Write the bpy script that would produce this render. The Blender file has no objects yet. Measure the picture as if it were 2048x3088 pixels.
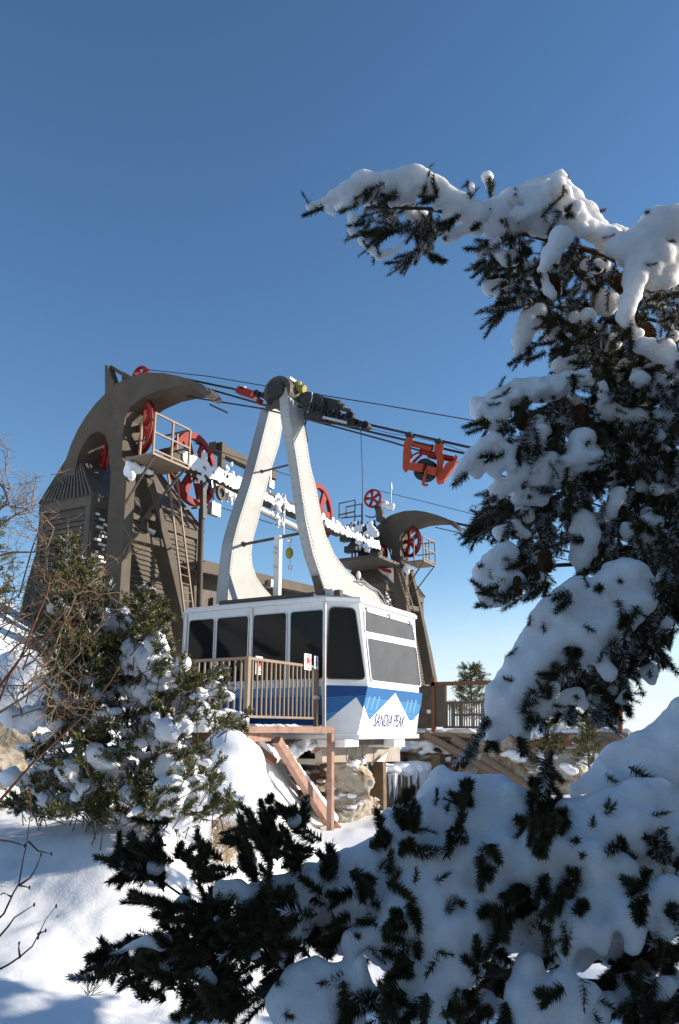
import bpy, bmesh, math, random
import numpy as np
from mathutils import noise as mnoise
from mathutils import Vector, Matrix
from mathutils.bvhtree import BVHTree

S = bpy.context.scene
COL = S.collection
R = math.radians
rng = np.random.default_rng(7)
random.seed(7)

# ------------------------------------------------------------------ camera, world, sun, exposure
F, CX, CY = 2389.0, 1024.0, 1544.0            # 28 mm lens on a 24x36 frame
PITCH, YAW = math.atan(660 / 2389.0), R(28.92)
FH = Vector((-math.sin(YAW), math.cos(YAW), 0)); RT = Vector((math.cos(YAW), math.sin(YAW), 0)); UPZ = Vector((0, 0, 1))
FW = FH * math.cos(PITCH) + UPZ * math.sin(PITCH); UP = UPZ * math.cos(PITCH) - FH * math.sin(PITCH)
cam = bpy.data.cameras.new('camera'); cam.sensor_fit = 'HORIZONTAL'; cam.sensor_width = 24; cam.lens = 24 * F / 2048
cam.clip_start = 0.05; cam.clip_end = 200000
co = bpy.data.objects.new('camera', cam); COL.objects.link(co); S.camera = co
co.matrix_world = Matrix((RT, UP, -FW)).transposed().to_4x4()

SUN = Vector((0.74, 0.60, 0.28)).normalized()
EL, AZ = math.asin(SUN.z), math.atan2(SUN.x, SUN.y)
w = bpy.data.worlds.new('World'); S.world = w; w.use_nodes = True
nt = w.node_tree; nt.nodes.clear()
out = nt.nodes.new('ShaderNodeOutputWorld'); bg = nt.nodes.new('ShaderNodeBackground'); sky = nt.nodes.new('ShaderNodeTexSky')
sky.sky_type = 'NISHITA'; sky.sun_disc = False; sky.sun_elevation = EL; sky.sun_rotation = AZ
sky.altitude = 3100; sky.air_density = 1.25; sky.dust_density = 0.6; sky.ozone_density = 1.8
bg.inputs['Strength'].default_value = SKY_STRENGTH = 0.127
hs = nt.nodes.new('ShaderNodeHueSaturation'); hs.inputs['Saturation'].default_value = 1.15
nt.links.new(sky.outputs[0], hs.inputs['Color'])
# pale haze and thin streaky cloud low over the horizon, all the way round
gm = nt.nodes.new('ShaderNodeTexCoord'); sx = nt.nodes.new('ShaderNodeSeparateXYZ'); mr = nt.nodes.new('ShaderNodeMapRange'); mr.interpolation_type = 'SMOOTHSTEP'
mr.inputs['From Min'].default_value = 0.20; mr.inputs['From Max'].default_value = -0.01; mr.inputs['To Max'].default_value = 0.85
mp = nt.nodes.new('ShaderNodeMapping'); mp.inputs['Scale'].default_value = (1.5, 1.5, 22); cn_ = nt.nodes.new('ShaderNodeTexNoise'); cn_.inputs['Scale'].default_value = 2.2; cn_.inputs['Detail'].default_value = 5
mm = nt.nodes.new('ShaderNodeMapRange'); mm.inputs['From Min'].default_value = 0.35; mm.inputs['From Max'].default_value = 0.7; mm.inputs['To Min'].default_value = 0.8; mm.inputs['To Max'].default_value = 1.25
ml = nt.nodes.new('ShaderNodeMath'); ml.operation = 'MULTIPLY'; ml.use_clamp = True; mx_ = nt.nodes.new('ShaderNodeMixRGB'); mx_.inputs['Color2'].default_value = (4.5, 5.0, 5.6, 1)
nt.links.new(gm.outputs['Generated'], sx.inputs[0]); nt.links.new(sx.outputs['Z'], mr.inputs['Value']); nt.links.new(gm.outputs['Generated'], mp.inputs['Vector']); nt.links.new(mp.outputs[0], cn_.inputs['Vector'])
nt.links.new(cn_.outputs['Fac'], mm.inputs['Value']); nt.links.new(mr.outputs[0], ml.inputs[0]); nt.links.new(mm.outputs[0], ml.inputs[1]); nt.links.new(ml.outputs[0], mx_.inputs['Fac'])
nt.links.new(hs.outputs[0], mx_.inputs['Color1']); nt.links.new(mx_.outputs[0], bg.inputs[0]); nt.links.new(bg.outputs[0], out.inputs[0])
sl = bpy.data.lights.new('sun', 'SUN'); sl.energy = 5.0; sl.angle = R(0.53); sl.color = (1.0, 0.91, 0.78)
so = bpy.data.objects.new('sun', sl); COL.objects.link(so); so.rotation_euler = SUN.to_track_quat('Z', 'Y').to_euler()
vs = S.view_settings; vs.view_transform = 'Standard'; vs.look = 'None'; vs.gamma = 1; vs.use_curve_mapping = False; vs.exposure = 0.55

# ------------------------------------------------------------------ helpers
def ray(x, y): return FW + RT * ((x - CX) / F) + UP * ((CY - y) / F)
def P(x, y, X=None, Y=None, Z=None, d=None):
    """the point of the place that is seen in direction (x, y) of the survey picture and lies on the plane X=, Y=, Z= or at distance d"""
    r = ray(x, y)
    t = X / r.x if X is not None else Y / r.y if Y is not None else Z / r.z if Z is not None else d / r.dot(FH)
    return r * t
def PN(x, y, p0, n):
    r = ray(x, y); n = Vector(n); return r * (Vector(p0).dot(n) / r.dot(n))
def zm(x0, y0, s): return lambda x, y: (x0 + x * s, y0 + y * s)
z1 = zm(0, 1050, 720 / 1568); z2 = zm(560, 1100, 640 / 1568); z3 = zm(900, 1400, 600 / 1568); z4 = zm(500, 1750, 850 / 1568)
zf = zm(500, 2150, 800 / 1568); zA = zm(880, 450, 1168 / 1568); zB = zm(1300, 1100, 748 / 1568); zC = zm(1300, 1650, 748 / 1568)
zD = zm(800, 2250, 1248 / 1568); zE = zm(0, 2400, 900 / 1568); zL = zm(0, 1400, 800 / 1568); zr = zm(1180, 1280, 240 / 1568)
zc = zm(840, 1120, 320 / 1568); zp = zm(1240, 1980, 680 / 1568); zu = zm(880, 2180, 440 / 1568); zk = zm(980, 1440, 300 / 1568)
FHp = -FH   # direction back to the viewer on the level

def material(name, col, rough=0.6, metal=0.0, noise=None, spec=None, bump=0.0, bscale=40.0, stops=None, sss=None):
    m = bpy.data.materials.new(name); m.use_nodes = True; t = m.node_tree; b = t.nodes['Principled BSDF']
    b.inputs['Base Color'].default_value = (*col, 1); b.inputs['Roughness'].default_value = rough; b.inputs['Metallic'].default_value = metal
    spec = 0.18 if spec is None else spec
    if spec is not None: b.inputs['Specular IOR Level'].default_value = spec
    if sss:
        b.inputs['Subsurface Weight'].default_value = sss[0]; b.inputs['Subsurface Radius'].default_value = (1.0, 0.92, 0.86); b.inputs['Subsurface Scale'].default_value = sss[1]
    tc = t.nodes.new('ShaderNodeTexCoord')
    if noise:
        sc, col2, lo, hi = noise
        n = t.nodes.new('ShaderNodeTexNoise'); n.inputs['Scale'].default_value = sc; n.inputs['Detail'].default_value = 6; n.inputs['Roughness'].default_value = 0.65
        r = t.nodes.new('ShaderNodeMapRange'); r.inputs['From Min'].default_value = lo; r.inputs['From Max'].default_value = hi
        mx = t.nodes.new('ShaderNodeMix'); mx.data_type = 'RGBA'; mx.inputs['A'].default_value = (*col, 1); mx.inputs['B'].default_value = (*col2, 1)
        t.links.new(tc.outputs['Object'], n.inputs['Vector']); t.links.new(n.outputs['Fac'], r.inputs['Value'])
        t.links.new(r.outputs['Result'], mx.inputs['Factor']); t.links.new(mx.outputs['Result'], b.inputs['Base Color'])
    if bump:
        n2 = t.nodes.new('ShaderNodeTexNoise'); n2.inputs['Scale'].default_value = bscale; n2.inputs['Detail'].default_value = 5
        bp = t.nodes.new('ShaderNodeBump'); bp.inputs['Strength'].default_value = bump; bp.inputs['Distance'].default_value = 0.02
        t.links.new(tc.outputs['Object'], n2.inputs['Vector']); t.links.new(n2.outputs['Fac'], bp.inputs['Height']); t.links.new(bp.outputs['Normal'], b.inputs['Normal'])
    return m

M = {}
M['steel'] = material('tower_steel', (0.118, 0.094, 0.068), 0.7, noise=(1.7, (0.08, 0.065, 0.049), 0.35, 0.7), bump=0.05)
M['steel_dark'] = material('weathered_steel', (0.11, 0.09, 0.07), 0.55, noise=(6, (0.06, 0.05, 0.04), 0.4, 0.7))
M['clad'] = material('painted_cladding', (0.132, 0.112, 0.088), 0.75, noise=(5, (0.095, 0.082, 0.066), 0.4, 0.7))
M['roofmetal'] = material('ribbed_roof', (0.15, 0.125, 0.10), 0.5, noise=(3, (0.11, 0.09, 0.075), 0.4, 0.7))
M['red'] = material('red_paint', (0.27, 0.026, 0.022), 0.6, noise=(8, (0.17, 0.022, 0.016), 0.45, 0.7))
M['orange'] = material('orange_red_paint', (0.40, 0.062, 0.028), 0.6, noise=(10, (0.28, 0.045, 0.025), 0.45, 0.7))
M['primer'] = material('pink_primer_steel', (0.35, 0.215, 0.16), 0.75, noise=(7, (0.22, 0.105, 0.07), 0.45, 0.75), bump=0.1)
M['rust'] = material('rusty_steel', (0.20, 0.09, 0.055), 0.8, noise=(9, (0.12, 0.06, 0.04), 0.45, 0.75), bump=0.1)
M['rail'] = material('beige_rail_paint', (0.26, 0.19, 0.13), 0.5, noise=(12, (0.20, 0.14, 0.095), 0.45, 0.75))
M['white'] = material('white_paint', (0.80, 0.79, 0.76), 0.5, noise=(4, (0.68, 0.66, 0.62), 0.5, 0.8))
M['alu'] = material('painted_aluminium', (0.45, 0.44, 0.41), 0.6, noise=(1.3, (0.36, 0.345, 0.315), 0.4, 0.75))
M['bare'] = material('bare_aluminium', (0.52, 0.51, 0.49), 0.35, metal=0.6, noise=(8, (0.40, 0.39, 0.37), 0.45, 0.8))
M['rivet'] = material('dark_rivet', (0.09, 0.075, 0.06), 0.5)
M['black'] = material('black_rubber', (0.025, 0.028, 0.03), 0.55)
M['grease'] = material('greasy_machinery', (0.035, 0.032, 0.028), 0.4, noise=(14, (0.10, 0.09, 0.075), 0.5, 0.75))
M['rope'] = material('wire_rope', (0.035, 0.035, 0.036), 0.5)
M['glass'] = material('opaque_dark_glass', (0.010, 0.009, 0.008), 0.05, spec=0.14)  # opaque panes; the dark cabin interior is put into their colour
M['dusty'] = material('dusty_glass', (0.075, 0.08, 0.088), 0.65, noise=(3, (0.055, 0.06, 0.066), 0.4, 0.7), bump=0.02)
M['navy'] = material('navy_paint', (0.018, 0.065, 0.19), 0.45)
M['blue'] = material('blue_paint', (0.032, 0.135, 0.32), 0.45)
M['sky'] = material('light_blue_paint', (0.06, 0.21, 0.42), 0.45)
M['pale'] = material('pale_blue_paint', (0.16, 0.34, 0.54), 0.4)
M['text'] = material('blue_lettering', (0.03, 0.04, 0.14), 0.4)
M['signred'] = material('sign_red', (0.5, 0.03, 0.03), 0.5)
M['concrete'] = material('stained_concrete', (0.40, 0.35, 0.29), 0.85, noise=(3, (0.28, 0.23, 0.18), 0.4, 0.7), bump=0.1)
M['timber'] = material('weathered_timber', (0.20, 0.14, 0.09), 0.85, noise=(6, (0.12, 0.08, 0.055), 0.4, 0.7), bump=0.2)
M['rock'] = material('granite', (0.46, 0.40, 0.32), 0.95, noise=(4.5, (0.20, 0.135, 0.075), 0.46, 0.66), bump=1.0, bscale=14)
M['bark'] = material('bark', (0.085, 0.062, 0.045), 0.9, noise=(30, (0.15, 0.11, 0.08), 0.4, 0.7), bump=0.4, bscale=60)
M['twig'] = material('bare_twig', (0.24, 0.15, 0.085), 0.85, noise=(9, (0.36, 0.26, 0.17), 0.4, 0.7))
M['redtwig'] = material('reddish_twig', (0.20, 0.085, 0.05), 0.8)
M['needle'] = material('spruce_needles', (0.105, 0.095, 0.046), 0.6, noise=(9, (0.045, 0.045, 0.022), 0.35, 0.65))
M['needle2'] = material('fir_needles', (0.15, 0.145, 0.045), 0.65, noise=(2.5, (0.07, 0.072, 0.024), 0.35, 0.65))
M['frost'] = material('frosted_needles', (0.55, 0.55, 0.57), 0.8)
M['cone'] = material('brown_cone', (0.13, 0.062, 0.03), 0.8, noise=(40, (0.075, 0.032, 0.018), 0.4, 0.7))
M['grass'] = material('dry_grass', (0.36, 0.25, 0.13), 0.9)
M['yellow'] = material('yellow_paint', (0.35, 0.30, 0.05), 0.5)
M['snow'] = material('snow', (0.88, 0.89, 0.91), 0.7, spec=0.2, bump=0.15, bscale=40)
M['snow_near'] = material('bough_snow', (0.90, 0.895, 0.90), 0.75, spec=0.15, bump=0.35, bscale=160, sss=(1.0, 0.04))
M['rime'] = material('rime_ice', (0.84, 0.86, 0.88), 0.75, spec=0.2, bump=0.9, bscale=22)
M['ice'] = material('icicle_ice', (0.72, 0.74, 0.75), 0.25, bump=0.3, bscale=30)

def tag(o, label=None, cat=None, group=None, kind=None):
    for k, v in (('label', label), ('category', cat), ('group', group), ('kind', kind)):
        if v: o[k] = v
    return o
def origin(o):
    v = Vector((0, 0, 0))
    while o is not None: v += o.location; o = o.parent
    return v
def thing(name, loc, label, cat, group=None):
    o = bpy.data.objects.new(name, None); COL.objects.link(o); o.location = loc; o.empty_display_size = 0.2
    return tag(o, label, cat, group)
def copy_tree(o, parent=None):
    c = o.copy(); COL.objects.link(c); c.parent = parent
    for ch in [x for x in o.children]: copy_tree(ch, c)
    return c

class MB:
    def __init__(s): s.v = []; s.f = []
    def add(s, vs, fs):
        n = len(s.v); s.v += [Vector(v) for v in vs]; s.f += [[i + n for i in f] for f in fs]; return s
    def hexa(s, q):
        return s.add(q, [(0, 3, 2, 1), (4, 5, 6, 7), (0, 1, 5, 4), (1, 2, 6, 5), (2, 3, 7, 6), (3, 0, 4, 7)])
    def box(s, a, b):
        (x0, y0, z0), (x1, y1, z1_) = a, b
        return s.hexa([(x0, y0, z0), (x1, y0, z0), (x1, y1, z0), (x0, y1, z0), (x0, y0, z1_), (x1, y0, z1_), (x1, y1, z1_), (x0, y1, z1_)])
    def bar(s, a, b, w, h=None, up=(0, 0, 1)):
        a, b = Vector(a), Vector(b); h = h or w; d = (b - a).normalized(); u = Vector(up)
        if abs(d.dot(u)) > 0.98: u = Vector((1, 0, 0)) if abs(d.x) < 0.9 else Vector((0, 1, 0))
        sd = d.cross(u).normalized() * (w / 2); t = sd.cross(d).normalized() * (h / 2)
        return s.hexa([a - sd - t, a + sd - t, a + sd + t, a - sd + t, b - sd - t, b + sd - t, b + sd + t, b - sd + t])
    def tube(s, pts, r, n=6, caps=True):
        pts = [Vector(p) for p in pts]; rs = r if isinstance(r, (list, tuple)) else [r] * len(pts); base = len(s.v); ref = None
        for i, p in enumerate(pts):
            d = (pts[min(i + 1, len(pts) - 1)] - pts[max(i - 1, 0)]).normalized()
            if ref is None:
                ref = d.cross(Vector((0, 0, 1)) if abs(d.z) < 0.9 else Vector((1, 0, 0))).normalized()
            ref = (ref - d * ref.dot(d)).normalized(); o = d.cross(ref)
            for k in range(n):
                a = 2 * math.pi * k / n; s.v.append(p + (ref * math.cos(a) + o * math.sin(a)) * rs[i])
        for i in range(len(pts) - 1):
            for k in range(n):
                a, b = base + i * n + k, base + i * n + (k + 1) % n; s.f.append([a, b, b + n, a + n])
        if caps: s.f.append([base + k for k in range(n)][::-1]); s.f.append([base + (len(pts) - 1) * n + k for k in range(n)])
        return s
    def prism(s, pts, ext):
        pts = [Vector(p) for p in pts]; e = Vector(ext); n = len(pts)
        return s.add(pts + [p + e for p in pts], [list(range(n))[::-1], list(range(n, 2 * n))] + [[i, (i + 1) % n, n + (i + 1) % n, n + i] for i in range(n)])
    def ring(s, c, axis, r0, r1, w, n=32, chamfer=0.0):
        c, ax = Vector(c), Vector(axis).normalized(); u = ax.orthogonal().normalized(); v = ax.cross(u); base = len(s.v)
        prof = [(r0, -w / 2), (r1, -w / 2), (r1 - chamfer, 0) if chamfer else None, (r1, w / 2), (r0, w / 2)]; prof = [p for p in prof if p]; m = len(prof)
        for k in range(n):
            a = 2 * math.pi * k / n; d = u * math.cos(a) + v * math.sin(a)
            for (rr, hh) in prof: s.v.append(c + d * rr + ax * hh)
        for k in range(n):
            for j in range(m):
                s.f.append([base + k * m + j, base + ((k + 1) % n) * m + j, base + ((k + 1) % n) * m + (j + 1) % m, base + k * m + (j + 1) % m])
        return s
    def cyl(s, c, axis, r, w, n=20):
        c, ax = Vector(c), Vector(axis).normalized(); return s.tube([c - ax * w / 2, c + ax * w / 2], r, n)
    def ball(s, c, r, sub=1, sq=(1, 1, 1)):
        bm = bmesh.new(); bmesh.ops.create_icosphere(bm, subdivisions=sub, radius=1)
        vs = [Vector(c) + Vector((v.co.x * sq[0], v.co.y * sq[1], v.co.z * sq[2])) * r for v in bm.verts]
        fs = [[v.index for v in f.verts] for f in bm.faces]; bm.free(); return s.add(vs, fs)
    def build(s, name, m, parent=None, smooth=False, bevel=0.0, kind=None, label=None, recalc=True):
        off = origin(parent) if parent is not None else Vector((0, 0, 0))
        me = bpy.data.meshes.new(name); me.from_pydata([tuple(v - off) for v in s.v], [], s.f)
        if recalc:
            bm = bmesh.new(); bm.from_mesh(me); bmesh.ops.recalc_face_normals(bm, faces=bm.faces); bm.to_mesh(me); bm.free()
        me.materials.append(M[m] if isinstance(m, str) else m)
        if smooth: me.polygons.foreach_set('use_smooth', [True] * len(me.polygons))
        o = bpy.data.objects.new(name, me); COL.objects.link(o); o.parent = parent
        if bevel:
            b = o.modifiers.new('edge', 'BEVEL'); b.width = bevel; b.segments = 2; b.limit_method = 'ANGLE'
        return tag(o, label, kind=kind)

def part(name, m, parent, fn, **k):
    b = MB(); fn(b); return b.build(name, m, parent, **k)

def wheel(parent, c, axis, Rr, rimw, width, nspoke, mat='red', name='sheave_wheel', phase=0.0, spoke_w=None, hub=None, groove=True):
    """a spoked wheel: rim with hub and spokes below it"""
    ax = Vector(axis).normalized(); u = ax.orthogonal().normalized(); v = ax.cross(u); c = Vector(c)
    rim = MB().ring(c, ax, Rr - rimw, Rr, width, 40, chamfer=rimw * 0.35 if groove else 0).build(name, mat, parent)
    hub = hub or Rr * 0.2
    MB().cyl(c, ax, hub, width * 1.5, 16).build('hub', mat, rim)
    for k in range(nspoke):
        a = 2 * math.pi * k / nspoke + phase; d = u * math.cos(a) + v * math.sin(a); t = ax.cross(d); sw = (spoke_w or Rr * 0.16)
        i, o_ = c + d * hub * 0.8, c + d * (Rr - rimw * 0.8); wv = ax * (width * 0.28)
        MB().hexa([i - t * sw * .5 - wv, i + t * sw * .5 - wv, i + t * sw * .5 + wv, i - t * sw * .5 + wv, o_ - t * sw * .85 - wv, o_ + t * sw * .85 - wv, o_ + t * sw * .85 + wv, o_ - t * sw * .85 + wv]).build('spoke', mat, rim)
    return rim

def lumps(balls, voxel, name, mat, parent=None, noise=0.012, nscale=0.09, smooth=6, off=None, kind=None):
    """one smooth snow-like body out of overlapping balls [(centre, radius, squash)]"""
    mb = MB()
    for b in balls: mb.ball(b[0], b[1], 2, b[2] if len(b) > 2 else (1, 1, 1))
    o = mb.build(name, mat, parent, smooth=True)
    r = o.modifiers.new('r', 'REMESH'); r.mode = 'VOXEL'; r.voxel_size = voxel; r.use_smooth_shade = True
    sm = o.modifiers.new('s', 'SMOOTH'); sm.factor = 0.6; sm.iterations = smooth
    if noise:
        for sc, st in ((nscale, noise), (nscale * 0.3, noise * 0.4)):
            tx = bpy.data.textures.new('snow_relief', 'CLOUDS'); tx.noise_scale = sc; tx.noise_depth = 2
            d = o.modifiers.new('d', 'DISPLACE'); d.texture = tx; d.strength = st; d.mid_level = 0.5; d.texture_coords = 'LOCAL'
    dg = bpy.context.evaluated_depsgraph_get(); me = bpy.data.meshes.new_from_object(o.evaluated_get(dg)); old = o.data; o.modifiers.clear(); o.data = me; bpy.data.meshes.remove(old)
    me.name = name; me.polygons.foreach_set('use_smooth', [True] * len(me.polygons))
    if not me.materials: me.materials.append(M[mat])
    return tag(o, kind=kind or ('stuff' if parent is not None else None))

def rockmesh(c, r, seed, sq=(1, 1, 1), rough=0.35, sub=3):
    rg = np.random.default_rng(seed); bm = bmesh.new(); bmesh.ops.create_icosphere(bm, subdivisions=sub, radius=1)
    pl = [(Vector(rg.normal(size=3)).normalized(), rg.uniform(0.6, 0.95)) for _ in range(16)]
    mb = MB(); vs = []
    for v in bm.verts:
        p = v.co.copy()
        for n, h in pl:
            d = p.dot(n)
            if d > h: p -= n * (d - h)
        p *= 1 + rough * 0.5 * (0.5 - abs(mnoise.noise(v.co * 2.6 + Vector((seed, 0, 0))))) * .6 + rough * 0.10 * math.sin(p.x * 9 + seed) * math.sin(p.y * 8 + 1.3 * seed) * math.sin(p.z * 7)
        vs.append(Vector(c) + Vector((p.x * sq[0], p.y * sq[1], p.z * sq[2])) * r)
    mb.add(vs, [[v.index for v in f.verts] for f in bm.faces]); bm.free(); return mb
# ------------------------------------------------------------------ terrain
from mathutils import noise as mnoise
def sstep(a, b, x):
    t = min(1, max(0, (x - a) / (b - a))); return t * t * (3 - 2 * t)
def ground(s, d):
    hl = np.interp(d, [-10, 0, 4.7, 7, 9, 12, 16, 30, 45], [-1.7, -1.6, -1.5, -1.22, -0.95, -0.45, -0.1, -0.4, -2])
    hl += max(0, -s - 2.2) * 0.42 * sstep(6.5, 10, d)
    hl += max(0, -s - .9) * .06 * sstep(3.5, 6, d)
    hr = np.interp(d, [-10, 0, 4.7, 8, 11, 14, 18, 24, 34, 45], [-1.7, -1.6, -1.7, -1.8, -1.8, -1.75, -1.6, -1.45, -1.9, -4])
    t = sstep(-2.0, -0.3, s); z = hl * (1 - t) + hr * t
    if d > 45: z -= (d - 45) * 0.75
    if s > 14: z -= (s - 14) ** 1.3 * 0.10 * sstep(12, 30, d)
    z += .34 * math.exp(-((s + 1.75) ** 2 / 1.2 + (d - 7.3) ** 2 / .5))
    n = 0.16 * mnoise.noise((s * 0.45, d * 0.45, 1.7)) + 0.05 * mnoise.noise((s * 1.4, d * 1.2, 4.1))
    n += 0.014 * mnoise.noise((s * 11, d * 9, 5.0)) + 0.03 * max(0, mnoise.noise((s * 2.2, d * 2.6, 7.0)) - .15)
    n += 0.045 * (1 - abs(mnoise.noise((s * 0.9 + d * 0.5, d * 2.0 - s * 0.6, 9.0)))) + 0.012 * mnoise.noise((s * 5, d * 5, 2.0))
    return z + n
def gp(s, d, dz=0.0): return RT * s + FH * d + Vector((0, 0, ground(s, d) + dz))
sa = np.concatenate([np.linspace(-90, -10, 20)[:-1], np.linspace(-10, -4.5, 24)[:-1], np.linspace(-4.5, 0, 100)[:-1], np.linspace(0, 2, 22)[:-1], np.linspace(2, 10, 34)[:-1], np.linspace(10, 90, 20)])
da = np.concatenate([np.linspace(-14, 3, 18)[:-1], np.linspace(3, 4, 12)[:-1], np.linspace(4, 9, 105)[:-1], np.linspace(9, 13, 42)[:-1], np.linspace(13, 30, 60)[:-1], np.linspace(30, 160, 30)])
mb = MB(); n = len(sa)
for d in da:
    for s in sa: mb.v.append(gp(s, d))
mb.f = [[j * n + i, j * n + i + 1, (j + 1) * n + i + 1, (j + 1) * n + i] for j in range(len(da) - 1) for i in range(n - 1)]
tag(mb.build('snow_ground', 'snow', smooth=True), kind='structure')
mb = MB(); mb.add([FH * -2000 + RT * -90000 + UPZ * -1050, FH * -2000 + RT * 90000 + UPZ * -1050, FH * 120000 + RT * 90000 + UPZ * -1050, FH * 120000 + RT * -90000 + UPZ * -1050], [(0, 1, 2, 3)])
M['valley'] = material('snowy_valley_floor', (0.62, 0.64, 0.66), 0.95, noise=(0.0006, (0.46, 0.47, 0.48), 0.35, 0.65))
tag(mb.build('valley', 'valley'), kind='structure')

# ------------------------------------------------------------------ cable towers
YN = 13.0           # near face of the near tower
XL = P(*z1(820, 1000), Y=YN).x      # front face of its column
def zy(x, y, Y=YN): return P(*z1(x, y), Y=Y)
def zx(x, y, X): return P(*z1(x, y), X=X)
tower = thing('cable_tower', (XL, YN, 0), 'nearer hook shaped brown steel cable tower standing left of the white cabin', 'cable tower', 'cable towers of the tram station')
TH = 0.82
outer = [(1272, 214), (1180, 184), (1080, 163), (980, 159), (880, 179), (800, 213), (740, 248), (690, 298), (620, 372), (560, 452), (510, 535), (470, 622), (435, 722), (410, 822), (370, 925), (318, 1075), (250, 1290), (170, 1560), (60, 2050)]
inner = [(215, 2050), (300, 1620), (400, 1180), (470, 900), (515, 700), (540, 640), (590, 570), (645, 543), (690, 570), (710, 640), (720, 760), (728, 800)]
front = [(836, 790), (800, 715), (808, 560), (820, 460), (855, 385), (930, 325), (1040, 275), (1150, 250), (1262, 236)]
# the arch is cut into convex strips so that its long outline triangulates cleanly
pts = [zy(*p) for p in outer + inner + front]
part('arch', 'steel', tower, lambda b: b.prism(pts, (0, TH, 0)))
def legs(b): b.prism([zy(728, 795), zy(836, 785), zy(822, 1000), zy(782, 1700), zy(752, 2150), zy(645, 2150), zy(682, 1700), zy(706, 1100)], (0, 0.30, 0))
part('leg', 'steel', tower, legs, bevel=0.01)
def farleg(b):
    f = [zx(958, 862, XL - .05), zx(1010, 862, XL - .05), zx(1262, 1760, XL - .05), zx(1340, 2120, XL - .05), zx(1270, 2120, XL - .05), zx(1185, 1700, XL - .05), zx(1100, 1340, XL - .05), zx(1040, 1100, XL - .05)]
    b.prism(f, (-0.42, 0, 0))
part('leg', 'steel', tower, farleg, bevel=0.01)
part('leg_cap', 'steel', tower, lambda b: b.prism([zx(836, 760, XL - .06), zx(1012, 830, XL - .06), zx(1012, 880, XL - .06), zx(958, 866, XL - .06), zx(836, 830, XL - .06)], (-0.38, 0, 0)))
part('cross_beam', 'steel', tower, lambda b: b.prism([zx(852, 1200, XL - .08), zx(1066, 1252, XL - .08), zx(1080, 1306, XL - .08), zx(846, 1252, XL - .08)], (-0.3, 0, 0)), bevel=0.008)
# cable saddle on the hook tip, stiffener lines, drip tray
part('cable_saddle', 'steel_dark', tower, lambda b: [b.prism([zy(1262, 214), zy(1330, 238), zy(1372, 288), zy(1350, 318), zy(1262, 250)], (0, 0.5, 0)), b.bar(zy(1290, 320) + Vector((0, .5, 0)), zy(1408, 375) + Vector((0, .5, 0)), 0.05, 0.04)])
# triangular bracket with the small signal rope wheel behind the arch
def bracket(b):
    a, t, f, r = zy(712, 300), zy(700, 108), zy(748, 250), zy(860, 205)
    for k in (0.15, 0.6):
        o = Vector((0, k, 0)); b.bar(a + o, t + o, 0.10, 0.06, up=(0, 1, 0)); b.bar(t + o + Vector((0.03, 0, -.02)), zy(752, 245) + o, 0.06, 0.06); b.bar(t + o, r + o, 0.09, 0.09)
    b.prism([zy(688, 110), zy(705, 110), zy(752, 240), zy(690, 300)], (0, 0.18, 0))
part('wheel_bracket', 'steel', tower, bracket)
wc = zy(925, 185, YN + .5)
wheel(tower, wc, (0.05, 1, 0), 0.27, 0.05, 0.09, 6)['top'] = 1
# big deflection wheel in the mouth of the hook
wheel(tower, P(*z1(945, 520), Y=YN + .36), (0.42, 0.9, 0.03), 0.64, 0.12, 0.12, 5, phase=0.3, spoke_w=0.13)
wheel(tower, P(*z1(690, 690), Y=YN + .5), (0.55, 0.8, 0.0), 0.42, 0.10, 0.12, 5, phase=0.7)
# inspection basket at the wheel
zb = zx(1080, 830, XL).z
bA, bB, bC, bD = P(*z1(785, 725), Z=zb), P(*z1(968, 668), Z=zb), P(*z1(1235, 790), Z=zb), P(*z1(1075, 830), Z=zb)
x0, x1 = XL + .02, max(bB.x, bC.x); y0, y1 = bA.y + .05, bC.y
bas = part('basket_floor', 'rail', tower, lambda b: b.box((x0, y0, zb - .04), (x1, y1, zb + .01)))
part('grating', 'steel_dark', bas, lambda b: [b.box((x0 + .05, y, zb + .012), (x1 - .05, y + .02, zb + .03)) for y in np.arange(y0 + .05, y1 - .04, .1)])
hb = 0.98
for (x, y) in ((x1 - .02, y0 + .02), (x1 - .02, (y0 + y1) / 2), (x1 - .02, y1 - .02), ((x0 + x1) / 2, y0 + .02), ((x0 + x1) / 2, y1 - .02)):
    part('basket_post', 'rail', tower, lambda b: b.bar((x, y, zb), (x, y, zb + hb), 0.045))
for h in (hb, hb * .52, .08):
    part('basket_rail', 'rail', tower, lambda b: [b.bar((x1 - .02, y0, zb + h), (x1 - .02, y1, zb + h), .04), b.bar((x0, y1 - .02, zb + h + .001), (x1, y1 - .02, zb + h + .001), .04)])
part('basket_brace', 'steel_dark', tower, lambda b: [b.bar((x1 - .05, y0 + .1, zb - .05), (XL, y0 + .1, zb - 1.1), .045), b.bar((x1 - .05, y1 - .1, zb - .05), (XL - .05, y0 + .75, zb - 1.3), .045)])
# ladder up to the basket
lad = []
def ladder(parent, a0, a1, b0, b1, nr, mat='rail', r=0.028):
    for p, q in ((a0, a1), (b0, b1)): part('ladder_rail', mat, parent, lambda b: b.bar(p, q, r * 1.5))
    for k in range(nr):
        t = (k + .5) / nr; part('rung', mat, parent, lambda b: b.tube([Vector(a0).lerp(a1, t), Vector(b0).lerp(b1, t)], r * .5, 5))
LX = XL + .35
ladder(tower, zx(1096, 760, LX), zx(1212, 1745, LX), zx(1158, 830, LX), zx(1272, 1745, LX), 17)
part('stay_arm', 'steel_dark', tower, lambda b: b.tube([zx(1085, 1330, XL), zx(1130, 1310, LX), zx(1215, 1325, LX)], .022, 6))
part('conduit', 'steel_dark', tower, lambda b: b.tube([zy(400, 835), zy(300, 1085), zy(215, 1300), zy(120, 1640)], .018, 5))
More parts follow.
